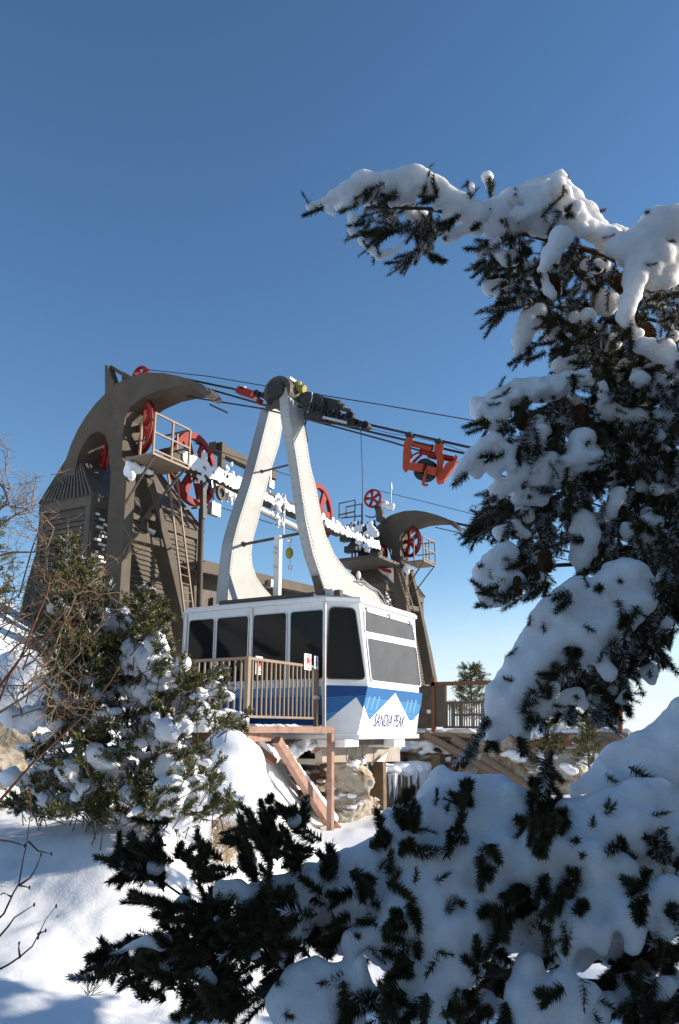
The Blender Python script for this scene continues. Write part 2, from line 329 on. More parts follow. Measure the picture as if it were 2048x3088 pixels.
# small flood light on the cross beam
fl = zx(965, 1100, XL - .2)
part('flood_light', 'steel', tower, lambda b: [b.tube([zx(966, 1215, XL - .2), zx(966, 1140, XL - .2)], .03, 8), b.prism([zx(955, 1120, XL - .1), zx(970, 1065, XL - .1), zx(1030, 1095, XL - .1), zx(1018, 1135, XL - .1)], (-.2, 0, 0))])
part('flood_light', 'bare', tower, lambda b: b.tube([zx(970, 1190, XL - .12), zx(1015, 1215, XL - .02)], [.05, .075], 12))
# rime under the basket and on the louvres
def rime_line(pts, r, seed, n=26, X=None):
    rg = np.random.default_rng(seed); out_ = []
    for k in range(n):
        t = rg.uniform(0, len(pts) - 1.001); i = int(t); p = Vector(pts[i]).lerp(pts[i + 1], t - i)
        out_.append((p + Vector(rg.normal(size=3)) * r * .35, r * rg.uniform(.5, 1.1)))
    return out_
lumps(rime_line([zx(845, 760, XL + .02), zx(860, 860, XL + .02)], .10, 1, 22) + rime_line([zx(855, 765, XL + .1), zx(985, 815, XL + .1)], .09, 2, 26), .03, 'rime', 'rime', tower, noise=.05, nscale=.1, smooth=2)

# station housing behind the tower: louvred walls and ribbed hipped roof, one thing for each tower
XW = XL - 0.95
c0 = P(275, 1509, X=XW); c1 = P(597, 1615, X=XW)
ze = (c0.z + c1.z) / 2 + .02
house = thing('machine_house', (XW, c0.y, 0), 'brown louvred machine house with a ribbed metal roof behind the nearer hooked tower', 'machine house', 'machine houses of the tram station')
XB = P(*z1(285, 1090), Y=c0.y).x
part('wall', 'steel_dark', house, lambda b: b.box((XB, c0.y, -1.0), (XW, c1.y, ze - .03)))
nsl = 44; pitch_ = (ze - .22 + 0.5) / nsl
for k in range(nsl):
    z = -0.5 + k * pitch_
    def slat(b): b.hexa([(XW, c0.y + .12, z), (XW + .055, c0.y + .12, z - .01), (XW + .055, c1.y - .12, z - .01), (XW, c1.y - .12, z), (XW, c0.y + .12, z + pitch_ * .82), (XW + .012, c0.y + .12, z + pitch_ * .82), (XW + .012, c1.y - .12, z + pitch_ * .82), (XW, c1.y - .12, z + pitch_ * .82)])
    part('slat', 'clad', house, slat)
    def slat2(b): b.hexa([(XB + .12, c0.y, z), (XB + .12, c0.y - .055, z - .01), (XW - .12, c0.y - .055, z - .01), (XW - .12, c0.y, z), (XB + .12, c0.y, z + pitch_ * .82), (XB + .12, c0.y - .012, z + pitch_ * .82), (XW - .12, c0.y - .012, z + pitch_ * .82), (XW - .12, c0.y, z + pitch_ * .82)])
    part('slat', 'clad', house, slat2)
for (a, b_) in (((XW - .1, c0.y - .06, -1), (XW + .06, c0.y + .1, ze)), ((XW - .1, c1.y - .1, -1), (XW + .06, c1.y + .06, ze)), ((XB - .06, c0.y - .06, -1), (XB + .1, c0.y + .1, ze))):
    part('corner_post', 'clad', house, lambda b: b.box(a, b_))
part('eaves_board', 'clad', house, lambda b: [b.box((XB - .08, c0.y - .08, ze - .16), (XW + .08, c0.y + .02, ze + .08)), b.box((XW - .02, c0.y + .021, ze - .16), (XW + .08, c1.y + .08, ze + .08))])
# hipped roof: eaves rectangle to a short ridge
rt0 = P(*z1(505, 668), X=XW - 1.15); rt1 = P(*z1(1075, 862), X=XW - .62)
zt = max(rt0.z, rt1.z); E0 = Vector((XB - .05, c0.y - .1, ze + .08)); E1 = Vector((XW + .12, c0.y - .1, ze + .08)); E2 = Vector((XW + .12, c1.y + .1, ze + .08)); E3 = Vector((XB - .05, c1.y + .1, ze + .08))
T0 = Vector((rt0.x - .12, rt0.y, zt)); T1 = Vector((rt0.x, rt0.y, zt)); T2 = Vector((rt1.x, rt1.y - .2, zt)); T3 = Vector((rt0.x - .12, rt1.y - .2, zt))
part('roof', 'roofmetal', house, lambda b: b.add([E0, E1, E2, E3, T0, T1, T2, T3], [(0, 1, 5, 4), (1, 2, 6, 5), (2, 3, 7, 6), (3, 0, 4, 7), (4, 5, 6, 7), (3, 2, 1, 0)]))
for (p, q, r_, s_, nn) in ((E1, E2, T1, T2, 13), (E0, E1, T0, T1, 13)):
    nrm = (q - p).cross(r_ - p).normalized()
    if nrm.z < 0: nrm = -nrm
    for k in range(nn + 1):
        t = k / nn; a = p.lerp(q, t) + nrm * .02; b_ = r_.lerp(s_, t) + nrm * .02
        part('roof_rib', 'roofmetal', house, lambda b: b.bar(a, b_, .035, .05, up=nrm))
for k in range(14): part('snow_patch', 'rime', house, lambda b: b.box((XW + .02, c0.y + .13 + .12 * (k % 3) + .02 * (k % 5), ze - .34 - k * .1), (XW + .075, c0.y + .24 + .12 * (k % 3) + .05 * (k % 4), ze - .29 - k * .1)))
# steel pole at the far corner of the house
pole = part('steel_pole', 'steel', None, lambda b: b.tube([zx(1330, 850, XL), zx(1305, 1800, XL)], .075, 14), smooth=False)
tag(pole, 'round brown steel pole under the horizontal beam, at the right edge of the louvred house', 'pole')

# far tower and house: the same pieces across the station
DY, DZ = 15.75, 0.42
tower2 = copy_tree(tower); tower2.location = tower.location + Vector((0, DY, DZ)); 
for ch in list(tower2.children):
    if ch.name.split('.')[0] in ('ladder_rail', 'rung', 'stay_arm', 'conduit', 'flood_light', 'wheel_bracket') or ch.get('top'):
        for sub in list(ch.children): bpy.data.objects.remove(sub)
        bpy.data.objects.remove(ch)
tower2['label'] = 'farther hook shaped brown steel cable tower behind the front of the cabin'
house2 = copy_tree(house); house2.location = house.location + Vector((0, DY, DZ)); house2['label'] = 'ribbed roof of the farther louvred machine house, beyond the cabin hanger'

# ------------------------------------------------------------------ horizontal beam with the haul rope wheels
XG = XL + .5
g0 = zx(985, 592, XG); g1 = P(*z2(1250, 1170), X=XG); zt_, zb_ = zx(1250, 705, XG).z, zx(1250, 785, XG).z
beam = thing('sheave_beam', (XG, g0.y, zb_), 'long rime covered steel beam with red wheels running between the two towers', 'beam')
gy0, gy1 = YN + .9, P(*zk(330, 800), X=XG).y
part('girder', 'steel', beam, lambda b: [b.box((XG - .38, gy0, zt_ - .06), (XG, gy1, zt_)), b.box((XG - .38, gy0, zb_), (XG, gy1, zb_ + .05)), b.box((XG - .22, gy0, zb_ + .05), (XG - .03, gy1, zt_ - .06))])
for k in range(14):
    y = gy0 + .6 + k * 1.08
    part('stiffener', 'steel', beam, lambda b: b.box((XG - .03, y, zb_ + .051), (XG - .003, y + .05, zt_ - .061)))
rg = np.random.default_rng(3)
rb = []
for k in range(900):
    y = rg.uniform(gy0 + .5, gy0 + 11.5); dens = 1.0 if y < gy0 + 3.2 else 0.6
    if rg.random() > dens: continue
    z = rg.uniform(zb_ + .0, zt_ + .02) if y < gy0 + 3 else zb_ + .04 + abs(rg.normal()) * .13
    rb.append((Vector((XG + .0, y, min(z, zt_ + .04))), rg.uniform(.035, .08), (.28, 1.4, 1.2)))
for (yy, zz, m) in ((gy0 + 1.0, zb_ - .15, 10), (gy0 + 2.35, zb_ - .35, 30), (gy0 + 2.2, zt_ + .1, 12), (gy0 + 1.2, zt_ + .15, 12), (gy1 - 4.1, zb_ - .5, 30), (gy1 - 4.2, zb_ - .1, 22), (gy1 - 4.1, zb_ + .2, 30)):
    for k in range(m): rb.append((Vector((XG + .03, yy, zz)) + Vector(rg.normal(size=3)) * .12 * rg.uniform(.2, 1), rg.uniform(.03, .065), (.6, 1, 1.2)))
lumps(rb, .028, 'rime', 'rime', beam, noise=.05, nscale=.09, smooth=1)
def bigwheel(y, z, Rw): return wheel(beam, (XG - .45, y, z), (1, 0.06, 0.0), Rw, Rw * .17, .14, 6, phase=0.25, spoke_w=Rw * .2)
w1 = zx(1272, 795, XG - .45); bigwheel(w1.y, w1.z, (zx(1250, 552, XG - .45).z - zx(1270, 1040, XG - .45).z) / 2)
w2 = P(*z2(985, 1085), X=XG - .45); bigwheel(w2.y, w2.z, 0.95)
# hanging boxes and a pulley under it
part('junction_box', 'bare', beam, lambda b: [b.box((XG - .1, zx(1385, 1000, XG).y, zx(1385, 1090, XG).z), (XG + .06, zx(1440, 1000, XG).y, zx(1385, 1010, XG).z)), b.bar(zx(1405, 1010, XG - .05), zx(1390, 870, XG - .05), .03)])
part('rope_guide', 'steel_dark', beam, lambda b: [b.bar(zx(1335, 830, XG), zx(1335, 1120, XG), .14, .1), b.bar(zx(1205, 1055, XG - .2), zx(1400, 1040, XG - .2), .05), b.ring(zx(1450, 950, XG + .05), (1, .1, 0), .12, .2, .08, 18)])
part('pipe', 'bare', beam, lambda b: b.tube([zx(1400, 905, XG - .1), Vector((XG - .1, gy1 - 2, zb_ - .42))], .10, 12))
for dz in (-.62, -.8):
    part('haul_rope_run', 'rope', beam, lambda b: b.tube([(XG - .45, w1.y, w1.z + (.72 if dz > -.7 else -.8)), (XG - .45, w2.y, w2.z + (.9 if dz > -.7 else -.9))], .014, 5))
part('vent_pipe', 'bare', beam, lambda b: b.tube([P(*z2(735, 960), X=XG + .06), P(*z2(722, 1255), X=XG + .06)], .03, 8))
part('light_bracket', 'bare', beam, lambda b: [b.box(P(*z2(612, 905), X=XG) - Vector((.05, 0, 0)), P(*z2(640, 860), X=XG) + Vector((.05, .02, 0))), b.bar(P(*z2(628, 870), X=XG), P(*z2(632, 740), X=XG), .02)])
# upper box girder and its post
uy0 = zx(1400, 610, XG - .9); uy1 = zx(1568, 690, XG - .9)
part('upper_girder', 'steel', beam, lambda b: [b.box((XG - 1.05, uy0.y, uy0.z - .30), (XG - .8, uy0.y + 3.1, uy0.z - .02))])
part('girder_post', 'steel', beam, lambda b: b.box((XG - .8, uy0.y + .1, zt_ - .1), (XG - .65, uy0.y + .25, uy0.z - .03)))

# maintenance walkway with railing and drive machinery beside the farther tower
X2 = XL; Y2 = YN + DY; 
walk = thing('machine_platform', (X2 - .4, Y2 - 2, 5.5), 'dark cluttered machinery platform with pipe hand rails left of the farther tower', 'platform')
zk_ = lambda x, y, Y=Y2 - .6: P(*zk(x, y), Y=Y)
fl0, fl1 = zk_(450, 1290), zk_(1090, 1330)
part('deck_plate', 'steel_dark', walk, lambda b: b.box((fl0.x - .2, Y2 - 2.2, fl1.z - .12), (fl1.x + .1, Y2 - .1, fl1.z)))
for (a, b_, c, d) in (((225, 640), (228, 410), (478, 355), (472, 760)), ((335, 640), (338, 465), (582, 415), (585, 800))):
    part('hand_rail', 'steel_dark', walk, lambda bb: bb.tube([zk_(*a), zk_(*b), zk_(*c), zk_(*d)] if False else [zk_(*a), zk_(*b_), zk_(*c), zk_(*d)], .035, 6))
part('hand_rail', 'steel_dark', walk, lambda b: [b.bar(zk_(228, 590), zk_(474, 535), .05), b.bar(zk_(250, 640), zk_(600, 600), .05)])
rg = np.random.default_rng(12)
for k in range(9):
    x = 430 + k * 52; part('upright', 'steel_dark', walk, lambda b: b.bar(zk_(x, 1300), zk_(x - 10, rg.uniform(640, 900)), .06))
for k in range(16):
    x, y = rg.uniform(300, 830), rg.uniform(770, 1230); p = zk_(x, y, Y2 - rg.uniform(.5, 1.6)); s_ = rg.uniform(.12, .3)
    part('machine_housing', 'grease', walk, lambda b: b.box(p - Vector((s_, s_ * .6, s_ * .5)), p + Vector((s_, s_ * .6, s_ * .5))), bevel=.02)
for k in range(8):
    x, y = rg.uniform(320, 800), rg.uniform(780, 1200); p = zk_(x, y, Y2 - .4)
    part('motor', 'grease', walk, lambda b: b.cyl(p, (1, .2, 0), rg.uniform(.12, .24), .35, 12))
for k in range(7):
    a, b_ = zk_(rg.uniform(300, 500), rg.uniform(850, 1200), Y2 - .8), zk_(rg.uniform(560, 820), rg.uniform(850, 1250), Y2 - .8)
    part('pipe', 'steel_dark', walk, lambda b: b.tube([a, a.lerp(b_, .5) + Vector((0, 0, .12)), b_], .04, 6))
part('pipe', 'steel_dark', walk, lambda b: b.tube([zk_(640, 600), zk_(700, 625), zk_(760, 628), zk_(810, 600)], .03, 6))
part('red_cover', 'red', walk, lambda b: [b.prism([zk_(800, 1110), zk_(900, 1075), zk_(905, 1150), zk_(850, 1190)], (0, .3, 0)), b.prism([zk_(700, 1150), zk_(800, 1130), zk_(790, 1320), zk_(700, 1280)], (0, .3, 0)), b.prism([zk_(820, 1420), zk_(990, 1440), zk_(1000, 1490), zk_(900, 1470)], (0, .3, 0))])
rb = []
for k in range(110):
    x, y = rg.choice([(560, 1000), (720, 830), (790, 850), (690, 900), (560, 990), (440, 840), (680, 1060), (540, 790)]) if False else [(560, 990), (700, 820), (785, 860), (690, 900), (440, 840), (690, 1080), (540, 790)][k % 7]
    rb.append((zk_(x + rg.normal() * 28, y + rg.normal() * 45, Y2 - 1.75 + .2 * rg.random()), rg.uniform(.05, .10)))
lumps(rb, .04, 'rime', 'rime', walk, noise=.06, nscale=.12, smooth=2)
YK = Y2 - .25
ladder(tower2, P(*zk(1098, 1320), Y=YK), P(*zk(1345, 2110), Y=YK), P(*zk(1198, 1430), Y=YK), P(*zk(1412, 2110), Y=YK), 13)
# the far signal rope wheel on its snowy arm
sw = thing('signal_sheave', zk_(760, 480), 'small spoked red wheel on a snowy pipe arm above the farther tower', 'wheel')
wheel(sw, zk_(756, 330, Y2 - .5), (.05, 1, 0), .40, .075, .1, 5, phase=.3, spoke_w=.085)
part('pedestal', 'steel_dark', sw, lambda b: [b.prism([zk_(770, 470, Y2 - .3), zk_(860, 440, Y2 - .3), zk_(905, 560, Y2 - .3), zk_(915, 700, Y2 - .3), zk_(810, 690, Y2 - .3), zk_(795, 520, Y2 - .3)], (0, .25, 0)), b.tube([zk_(870, 390, Y2 - .2), zk_(1040, 480, Y2 - .2)], .09, 10)])
lumps(rime_line([zk_(885, 385, Y2 - .25), zk_(1050, 490, Y2 - .25)], .13, 5, 34), .035, 'rime', 'rime', sw, noise=.05, nscale=.1, smooth=2)
ant = part('antenna', 'bare', None, lambda b: [b.tube([zk_(1042, 500, Y2), zk_(1042, 190, Y2)], .022, 6), b.tube([zk_(1046, 190, Y2), zk_(1046, 85, Y2)], [.05, .03], 8)])
tag(ant, 'thin whip antenna with a pale frosted tip behind the farther tower', 'antenna')

# low station building behind the cabin
XS = XL - .9
lo = thing('station_building', (XS, P(575, 1690, X=XS).y, 0), 'low brown station building with a flat beige fascia behind the cabin hanger', 'building')
f0, f1 = P(*z2(130, 1440), X=XS + .8), P(*z2(940, 1575), X=XS + .8)
b0, b1 = P(*z2(85, 1525), X=XS + .8), P(*z2(940, 1640), X=XS + .8)
yl, yr = f0.y - .1, f1.y + 3
part('fascia', 'steel', lo, lambda b: b.hexa([b0 + Vector((0, -.1, 0)), b1 + Vector((0, 3, -.1)), b1 + Vector((-.12, 3, -.1)), b0 + Vector((-.12, -.1, 0)), f0 + Vector((0, .1, 0)), f1 + Vector((0, 3, -.15)), f1 + Vector((-.12, 3, -.15)), f0 + Vector((-.12, .1, 0))]))
part('roof', 'roofmetal', lo, lambda b: b.hexa([f0 + Vector((-.12, 0, -.15)), f1 + Vector((-.12, 3, -.3)), f1 + Vector((-5, 3, -.3)), f0 + Vector((-5, 0, -.15)), f0 + Vector((-.12, 0, -.02)), f1 + Vector((-.12, 3, -.17)), f1 + Vector((-5, 3, -.17)), f0 + Vector((-5, 0, -.02))]))
part('wall', 'steel_dark', lo, lambda b: b.box((XS - 3, yl + .3, -.5), (XS, yr, f1.z - .35)))
for k in range(30):
    z = .6 + k * .085
    if z < b0.z - .2:
        part('slat', 'clad', lo, lambda b: b.hexa([(XS, yl + .35, z), (XS + .05, yl + .35, z - .01), (XS + .05, yr, z - .01), (XS, yr, z), (XS, yl + .35, z + .07), (XS + .012, yl + .35, z + .07), (XS + .012, yr, z + .07), (XS, yr, z + .07)]))
for (a, c, wd) in ((z1(1282, 1560), z1(1290, 1800), .22), (z1(1400, 1640), z1(1390, 1800), .1)):
    part('wall_post', 'clad', lo, lambda b: b.bar(P(*a, X=XS + .06), P(*c, X=XS + .06), wd, .1))
part('wall_light', 'bare', lo, lambda b: b.box(P(*z2(600, 1640), X=XS + .8) - Vector((.1, 0, 0)), P(*z2(640, 1600), X=XS + .8) + Vector((.15, 0, 0))))
# ------------------------------------------------------------------ the tram car
YC = 12.884; YM = 14.675; XM = -9.09
def ringpts(xe, ye, xs, ys, z):
    q = [(xs, ys), (xe, ye), (xe, 2 * YM - ye), (xs, 2 * YM - ys)]
    return [Vector((x, y, z)) for x, y in q] + [Vector((2 * XM - x, y, z)) for x, y in q[::-1]]
lv = [ringpts(-7.0, 13.33, -7.45, 12.96, -.08), ringpts(-6.84, 13.485, -7.44, 12.884, .79), ringpts(-6.95, 13.357, -7.42, 12.884, 2.36)]
car = thing('tram_cabin', (XM, YM, -.08), 'white and blue aerial tram cabin with dark windows hanging from a riveted A shaped hanger', 'tram cabin')
def body(b):
    n = 8
    for l in lv: b.v += l
    for k in (0, 1):
        for i in range(n): b.f.append([k * n + i, k * n + (i + 1) % n, (k + 1) * n + (i + 1) % n, (k + 1) * n + i])
    b.f += [list(range(n))[::-1], [2 * n + i for i in range(n)]]
part('body', 'white', car, body)
tr = ringpts(-6.90, 13.34, -7.40, 12.84, 2.361)
part('roof', 'white', car, lambda b: b.prism(tr, (0, 0, .075)), bevel=.012)
part('roof_gutter', 'bare', car, lambda b: b.prism([p + Vector((0, 0, .076)) for p in ringpts(-6.93, 13.37, -7.43, 12.87, 2.361)], (0, 0, .03)))
up_end = (lv[1][1], (lv[2][1] - lv[1][1]).cross(lv[1][2] - lv[1][1])); up_ch = (lv[1][0], (lv[2][0] - lv[1][0]).cross(lv[1][1] - lv[1][0]))
lo_end = (lv[0][1], (lv[1][1] - lv[0][1]).cross(lv[0][2] - lv[0][1])); lo_ch = (lv[0][0], (lv[1][0] - lv[0][0]).cross(lv[0][1] - lv[0][0]))
side = (lv[1][0], Vector((0, -1, 0)))
def outn(pl):
    n = Vector(pl[1]).normalized()
    return n if n.dot(Vector(pl[0]) - Vector((XM, YM, pl[0].z))) > 0 else -n
def on(pl, pts, lift=0.0):
    n = outn(pl); return [PN(x, y, pl[0], n) + n * lift for x, y in pts]
def roundpoly(pts, r, n, off=0.0, seg=6):
    """rounded outline of a 3D quad; off > 0 grows it in its plane"""
    pts = [Vector(p) for p in pts]; c = sum(pts, Vector()) / len(pts); m = len(pts); o = []
    q = []
    for i in range(m):
        a, b, d = pts[i - 1], pts[i], pts[(i + 1) % m]; e1 = (b - a).normalized(); e2 = (d - b).normalized()
        bis = (e1 - e2); bis = bis.normalized() if bis.length > 1e-6 else (b - c).normalized()
        q.append(b + bis * off * 1.35)
    for i in range(m):
        a, b, d = q[i - 1], q[i], q[(i + 1) % m]; rr = max(.004, r + off * .7)
        p0 = b + (a - b).normalized() * rr; p2 = b + (d - b).normalized() * rr
        for k in range(seg + 1):
            t = k / seg; o.append(p0 * (1 - t) ** 2 + b * 2 * t * (1 - t) + p2 * t * t)
    return o
def frame_ring(b, inner, outer_, n, h):
    m = len(inner); b.add(inner + outer_ + [p + n * h for p in inner] + [p + n * h for p in outer_],
        [[i, (i + 1) % m, m + (i + 1) % m, m + i] for i in range(m)] + [[2 * m + i, 3 * m + i, 3 * m + (i + 1) % m, 2 * m + (i + 1) % m] for i in range(m)] +
        [[i, 2 * m + i, 2 * m + (i + 1) % m, (i + 1) % m] for i in range(m)] + [[m + i, m + (i + 1) % m, 3 * m + (i + 1) % m, 3 * m + i] for i in range(m)])
def window(pl, corners, r, fw, gm, fm, name='window'):
    n = outn(pl)
    fr = part(name, fm, car, lambda b: frame_ring(b, [p + n * .001 for p in roundpoly(corners, r, n)], [p + n * .001 for p in roundpoly(corners, r, n, fw)], n, .022))
    g = part('pane', gm, fr, lambda b: b.prism([p + n * .002 for p in roundpoly(corners, r, n, .004)], n * .007))
    return fr
window(up_ch, on(up_ch, [z4(912, 152), z4(1048, 158), z4(1106, 550), z4(890, 545)]), .10, .018, 'glass', 'rivet')
window(up_end, on(up_end, [z4(1104, 172), z4(1366, 248), z4(1382, 338), z4(1106, 284)]), .05, .03, 'dusty', 'bare')
window(up_end, on(up_end, [z4(1116, 322), z4(1388, 376), z4(1414, 588), z4(1140, 556)]), .08, .03, 'dusty', 'bare')
zt0, zb0 = 2.20, .93
for a, c in ((136, 274), (291, 463), (490, 674), (698, 879)):
    xa, xb = P(*z4(a, 220), Y=YC).x, P(*z4(c, 180), Y=YC).x
    window(side, [Vector((xa, YC, zt0)), Vector((xb, YC, zt0)), Vector((xb, YC, zb0)), Vector((xa, YC, zb0))], .07, .02, 'glass', 'bare')
for px in (480, 886, 118):
    x = P(*z4(px, 190), Y=YC).x
    part('door_edge', 'bare', car, lambda b: b.box((x - .03, YC - .03, .02), (x + .03, YC - .001, 2.34)))
# painted bands and peaks: thin sheets on the lower panels
def sheet(name, m, pl, pts, lift): return part(name, m, car, lambda b: b.prism([p for p in on(pl, pts, .001)], outn(pl) * lift))
e0, e1 = z4(1122, 590), z4(1428, 626)
sheet('paint_band', 'navy', lo_ch, [z4(888, 583), z4(1121, 589), z4(1112, 640), z4(886, 652)], .003)
sheet('paint_band', 'blue', lo_ch, [z4(886, 653), z4(1112, 641), z4(1098, 712), z4(884, 742)], .003)
sheet('paint_band', 'sky', lo_ch, [z4(884, 743), z4(1098, 713), z4(1090, 760), z4(882, 800)], .003)
sheet('paint_peak', 'white', lo_ch, [z4(878, 798), z4(1060, 650), z4(1098, 716), z4(1072, 835), z4(876, 828)], .006)
sheet('paint_band', 'blue', lo_end, [z4(1122, 592), z4(1427, 628), z4(1420, 690), z4(1110, 652)], .003)
sheet('paint_band', 'sky', lo_end, [z4(1110, 653), z4(1420, 691), z4(1404, 756), z4(1096, 740)], .003)
sheet('paint_band', 'sky', lo_end, [z4(1096, 741), z4(1404, 757), z4(1400, 776), z4(1092, 800)], .0025)
sheet('paint_peak', 'white', lo_end, [z4(1130, 778), z4(1276, 626), z4(1364, 800), z4(1386, 842), z4(1080, 842)], .006)
sheet('paint_peak', 'white', lo_end, [z4(1097, 690), z4(1131, 778), z4(1120, 842), z4(1070, 842)], .0055)
sheet('paint_peak', 'white', lo_end, [z4(1362, 795), z4(1406, 740), z4(1394, 842), z4(1360, 842)], .0055)
for (a, c) in ((1135, 1116), (1163, 1141), (1190, 1168), (1348, 1332), (1370, 1354), (1393, 1376)):
    y0_, y1_ = (645, 735) if a < 1250 else (666, 752)
    sheet('paint_stripe', 'pale', lo_end, [z4(a - 4, y0_), z4(a + 3, y0_), z4(c + 3, y1_ - 15), z4(c - 4, y1_ - 15)], .0045 if True else 0)
for (za, zc_, m) in ((.62, .78, 'pale'), (.30, .615, 'blue'), (.10, .295, 'navy')):
    part('paint_band', m, car, lambda b: b.hexa([(2 * XM + 7.44, YC + .077 - .087 * (za + .08) / .87, za), (-7.5, YC + .077 - .087 * (za + .08) / .87, za), (-7.5, YC + .3, za), (2 * XM + 7.44, YC + .3, za), (2 * XM + 7.44, YC + .068 - .087 * (zc_ + .08) / .87, zc_), (-7.5, YC + .068 - .087 * (zc_ + .08) / .87, zc_), (-7.5, YC + .3, zc_), (2 * XM + 7.44, YC + .3, zc_)]))
# lettering on the end panel
cu = bpy.data.curves.new('lettering', 'FONT'); cu.body = 'SANDIA PEAK'; cu.size = 1; cu.shear = 0.22; cu.extrude = 0.004
ft = bpy.data.objects.new('lettering', cu); COL.objects.link(ft); bpy.context.view_layer.update()
tm = bpy.data.meshes.new_from_object(ft.evaluated_get(bpy.context.evaluated_depsgraph_get())); bpy.data.objects.remove(ft)
co_ = np.array([v.co[:] for v in tm.vertices]); mn, mx = co_.min(0), co_.max(0)
n_e = outn(lo_end); q0 = on(lo_end, [z4(1152, 814)], .008)[0]; q1 = on(lo_end, [z4(1316, 822)], .008)[0]; qt = on(lo_end, [z4(1166, 742)], .008)[0]
ydir = Vector((0, 1, 0)); vdir = n_e.cross(ydir).normalized(); vdir = vdir if vdir.z > 0 else -vdir
wid = (q1 - q0).dot(ydir); hei = (qt - q0).dot(vdir)
off = origin(car); tm.transform(Matrix.Identity(4))
for v in tm.vertices:
    a = (v.co.x - mn[0]) / (mx[0] - mn[0]) * (wid + .05); c = (v.co.y - mn[1]) / (mx[1] - mn[1]) * hei
    v.co = q0 + ydir * a + vdir * c + n_e * (v.co.z * .5 + .002) - off
tm.materials.clear(); tm.materials.append(M['text']); to = bpy.data.objects.new('lettering', tm); COL.objects.link(to); to.parent = car
# ledge, feet, underframe
lb = ringpts(-6.94, 13.31, -7.41, 12.93, -.15)
part('bottom_ledge', 'white', car, lambda b: b.prism(lb, (0, 0, .085)), bevel=.01)
part('underframe', 'steel_dark', car, lambda b: b.box((2 * XM + 7.2, YC + .5, -.27), (-7.25, 2 * YM - YC - .5, -.152)))
for px0, px1 in ((1060, 1142), (1350, 1415)):
    a, c = P(*zf(px0, 150), X=-7.02), P(*zf(px1, 200), X=-7.02)
    part('foot', 'white', car, lambda b: b.box((-7.6, a.y, c.z), (-7.02, c.y, -.152)), bevel=.01)
# top window clips, corner details
for px, py in ((1112, 160), (1238, 198), (1352, 236)):
    p = on(up_end, [z4(px, py)], .03)[0]; part('clip', 'bare', car, lambda b: b.box(p - Vector((.02, .015, .05)), p + Vector((.02, .015, .04))))
# --- hanger: two riveted legs meeting at the pivot
def legplane(xb, zb__, k): return Vector((xb, 13, zb__)), Vector((1, 0, k))
def riv(b, line, pl, n, step=.075, ins=.035, r=.010):
    p3 = [PN(*q, *pl) for q in line]; dist = 0
    for a, c in zip(p3[:-1], p3[1:]):
        L = (c - a).length; t = step - dist
        while t < L:
            b.ball(a.lerp(c, t / L) + n, r, 1); t += step
        dist = (dist + L) % step
RN = [(740, 130), (755, 230), (765, 380), (790, 520), (820, 700), (850, 900), (885, 1150), (940, 1400), (1025, 1650)]
RF = [(830, 180), (845, 230), (870, 380), (895, 560), (925, 760), (965, 900), (990, 1050), (1030, 1240), (1100, 1400), (1200, 1530), (1290, 1600), (1400, 1660), (1480, 1790)]
LN = [(628, 300), (602, 400), (562, 560), (522, 720), (480, 870), (440, 1000), (392, 1150), (352, 1300), (333, 1450), (315, 1650), (310, 1760)]
LF = [(735, 330), (720, 430), (690, 600), (640, 750), (620, 830), (595, 920), (570, 1020), (530, 1180), (495, 1300), (485, 1420), (500, 1520), (540, 1600), (600, 1670), (680, 1760)]
plR = legplane(-7.55, 2.5, .20); plL = legplane(-9.86, 2.55, .27)
def strip(b, near, far, pl, th):
    """plate with both long edges resampled so that it is made of quads"""
    def res(line, n):
        l = [PN(*z2(*q), *pl) for q in line]; s = [0]
        for a, c in zip(l[:-1], l[1:]): s.append(s[-1] + (c - a).length)
        o = []
        for k in range(n):
            t = s[-1] * k / (n - 1); i = max(j for j in range(len(s)) if s[j] <= t + 1e-9); i = min(i, len(l) - 2); o.append(l[i].lerp(l[i + 1], (t - s[i]) / (s[i + 1] - s[i])))
        return o
    N = 28; a, c = res(near, N), res(far, N); e = Vector((-th, 0, 0)); base = len(b.v); b.v += a + c + [p + e for p in a] + [p + e for p in c]
    f = lambda k, i: base + k * N + i
    for i in range(N - 1): b.f += [[f(0, i), f(1, i), f(1, i + 1), f(0, i + 1)], [f(2, i), f(2, i + 1), f(3, i + 1), f(3, i)], [f(0, i), f(0, i + 1), f(2, i + 1), f(2, i)], [f(1, i), f(3, i), f(3, i + 1), f(1, i + 1)]]
    b.f += [[f(0, 0), f(2, 0), f(3, 0), f(1, 0)], [f(0, N - 1), f(1, N - 1), f(3, N - 1), f(2, N - 1)]]
for nm, near, far, pl, th in (('R', RN, RF, plR, .21), ('L', LN, LF, plL, .30)):
    lg = part('hanger_leg', 'alu', car, lambda b: strip(b, near, far, pl, th))
    nx = Vector((1, 0, 0))
    part('rivets', 'rivet', lg, lambda b: [riv(b, [z2(x + 10, y) for x, y in near], pl, nx * .004), riv(b, [z2(x - 12, y) for x, y in far], pl, nx * .004)], kind='stuff')
    def side_riv(b):
        q = [PN(*z2(x, y), *pl) for x, y in near]
        for a, c in zip(q[1:-1], q[2:]):
            m = max(1, int((c - a).length / .16))
            for k in range(m):
                p = a.lerp(c, k / m)
                for u in (.04, th - .04): b.ball(p + Vector((-u, -.002, 0)), .010, 1)
    part('rivets', 'rivet', lg, side_riv, kind='stuff')
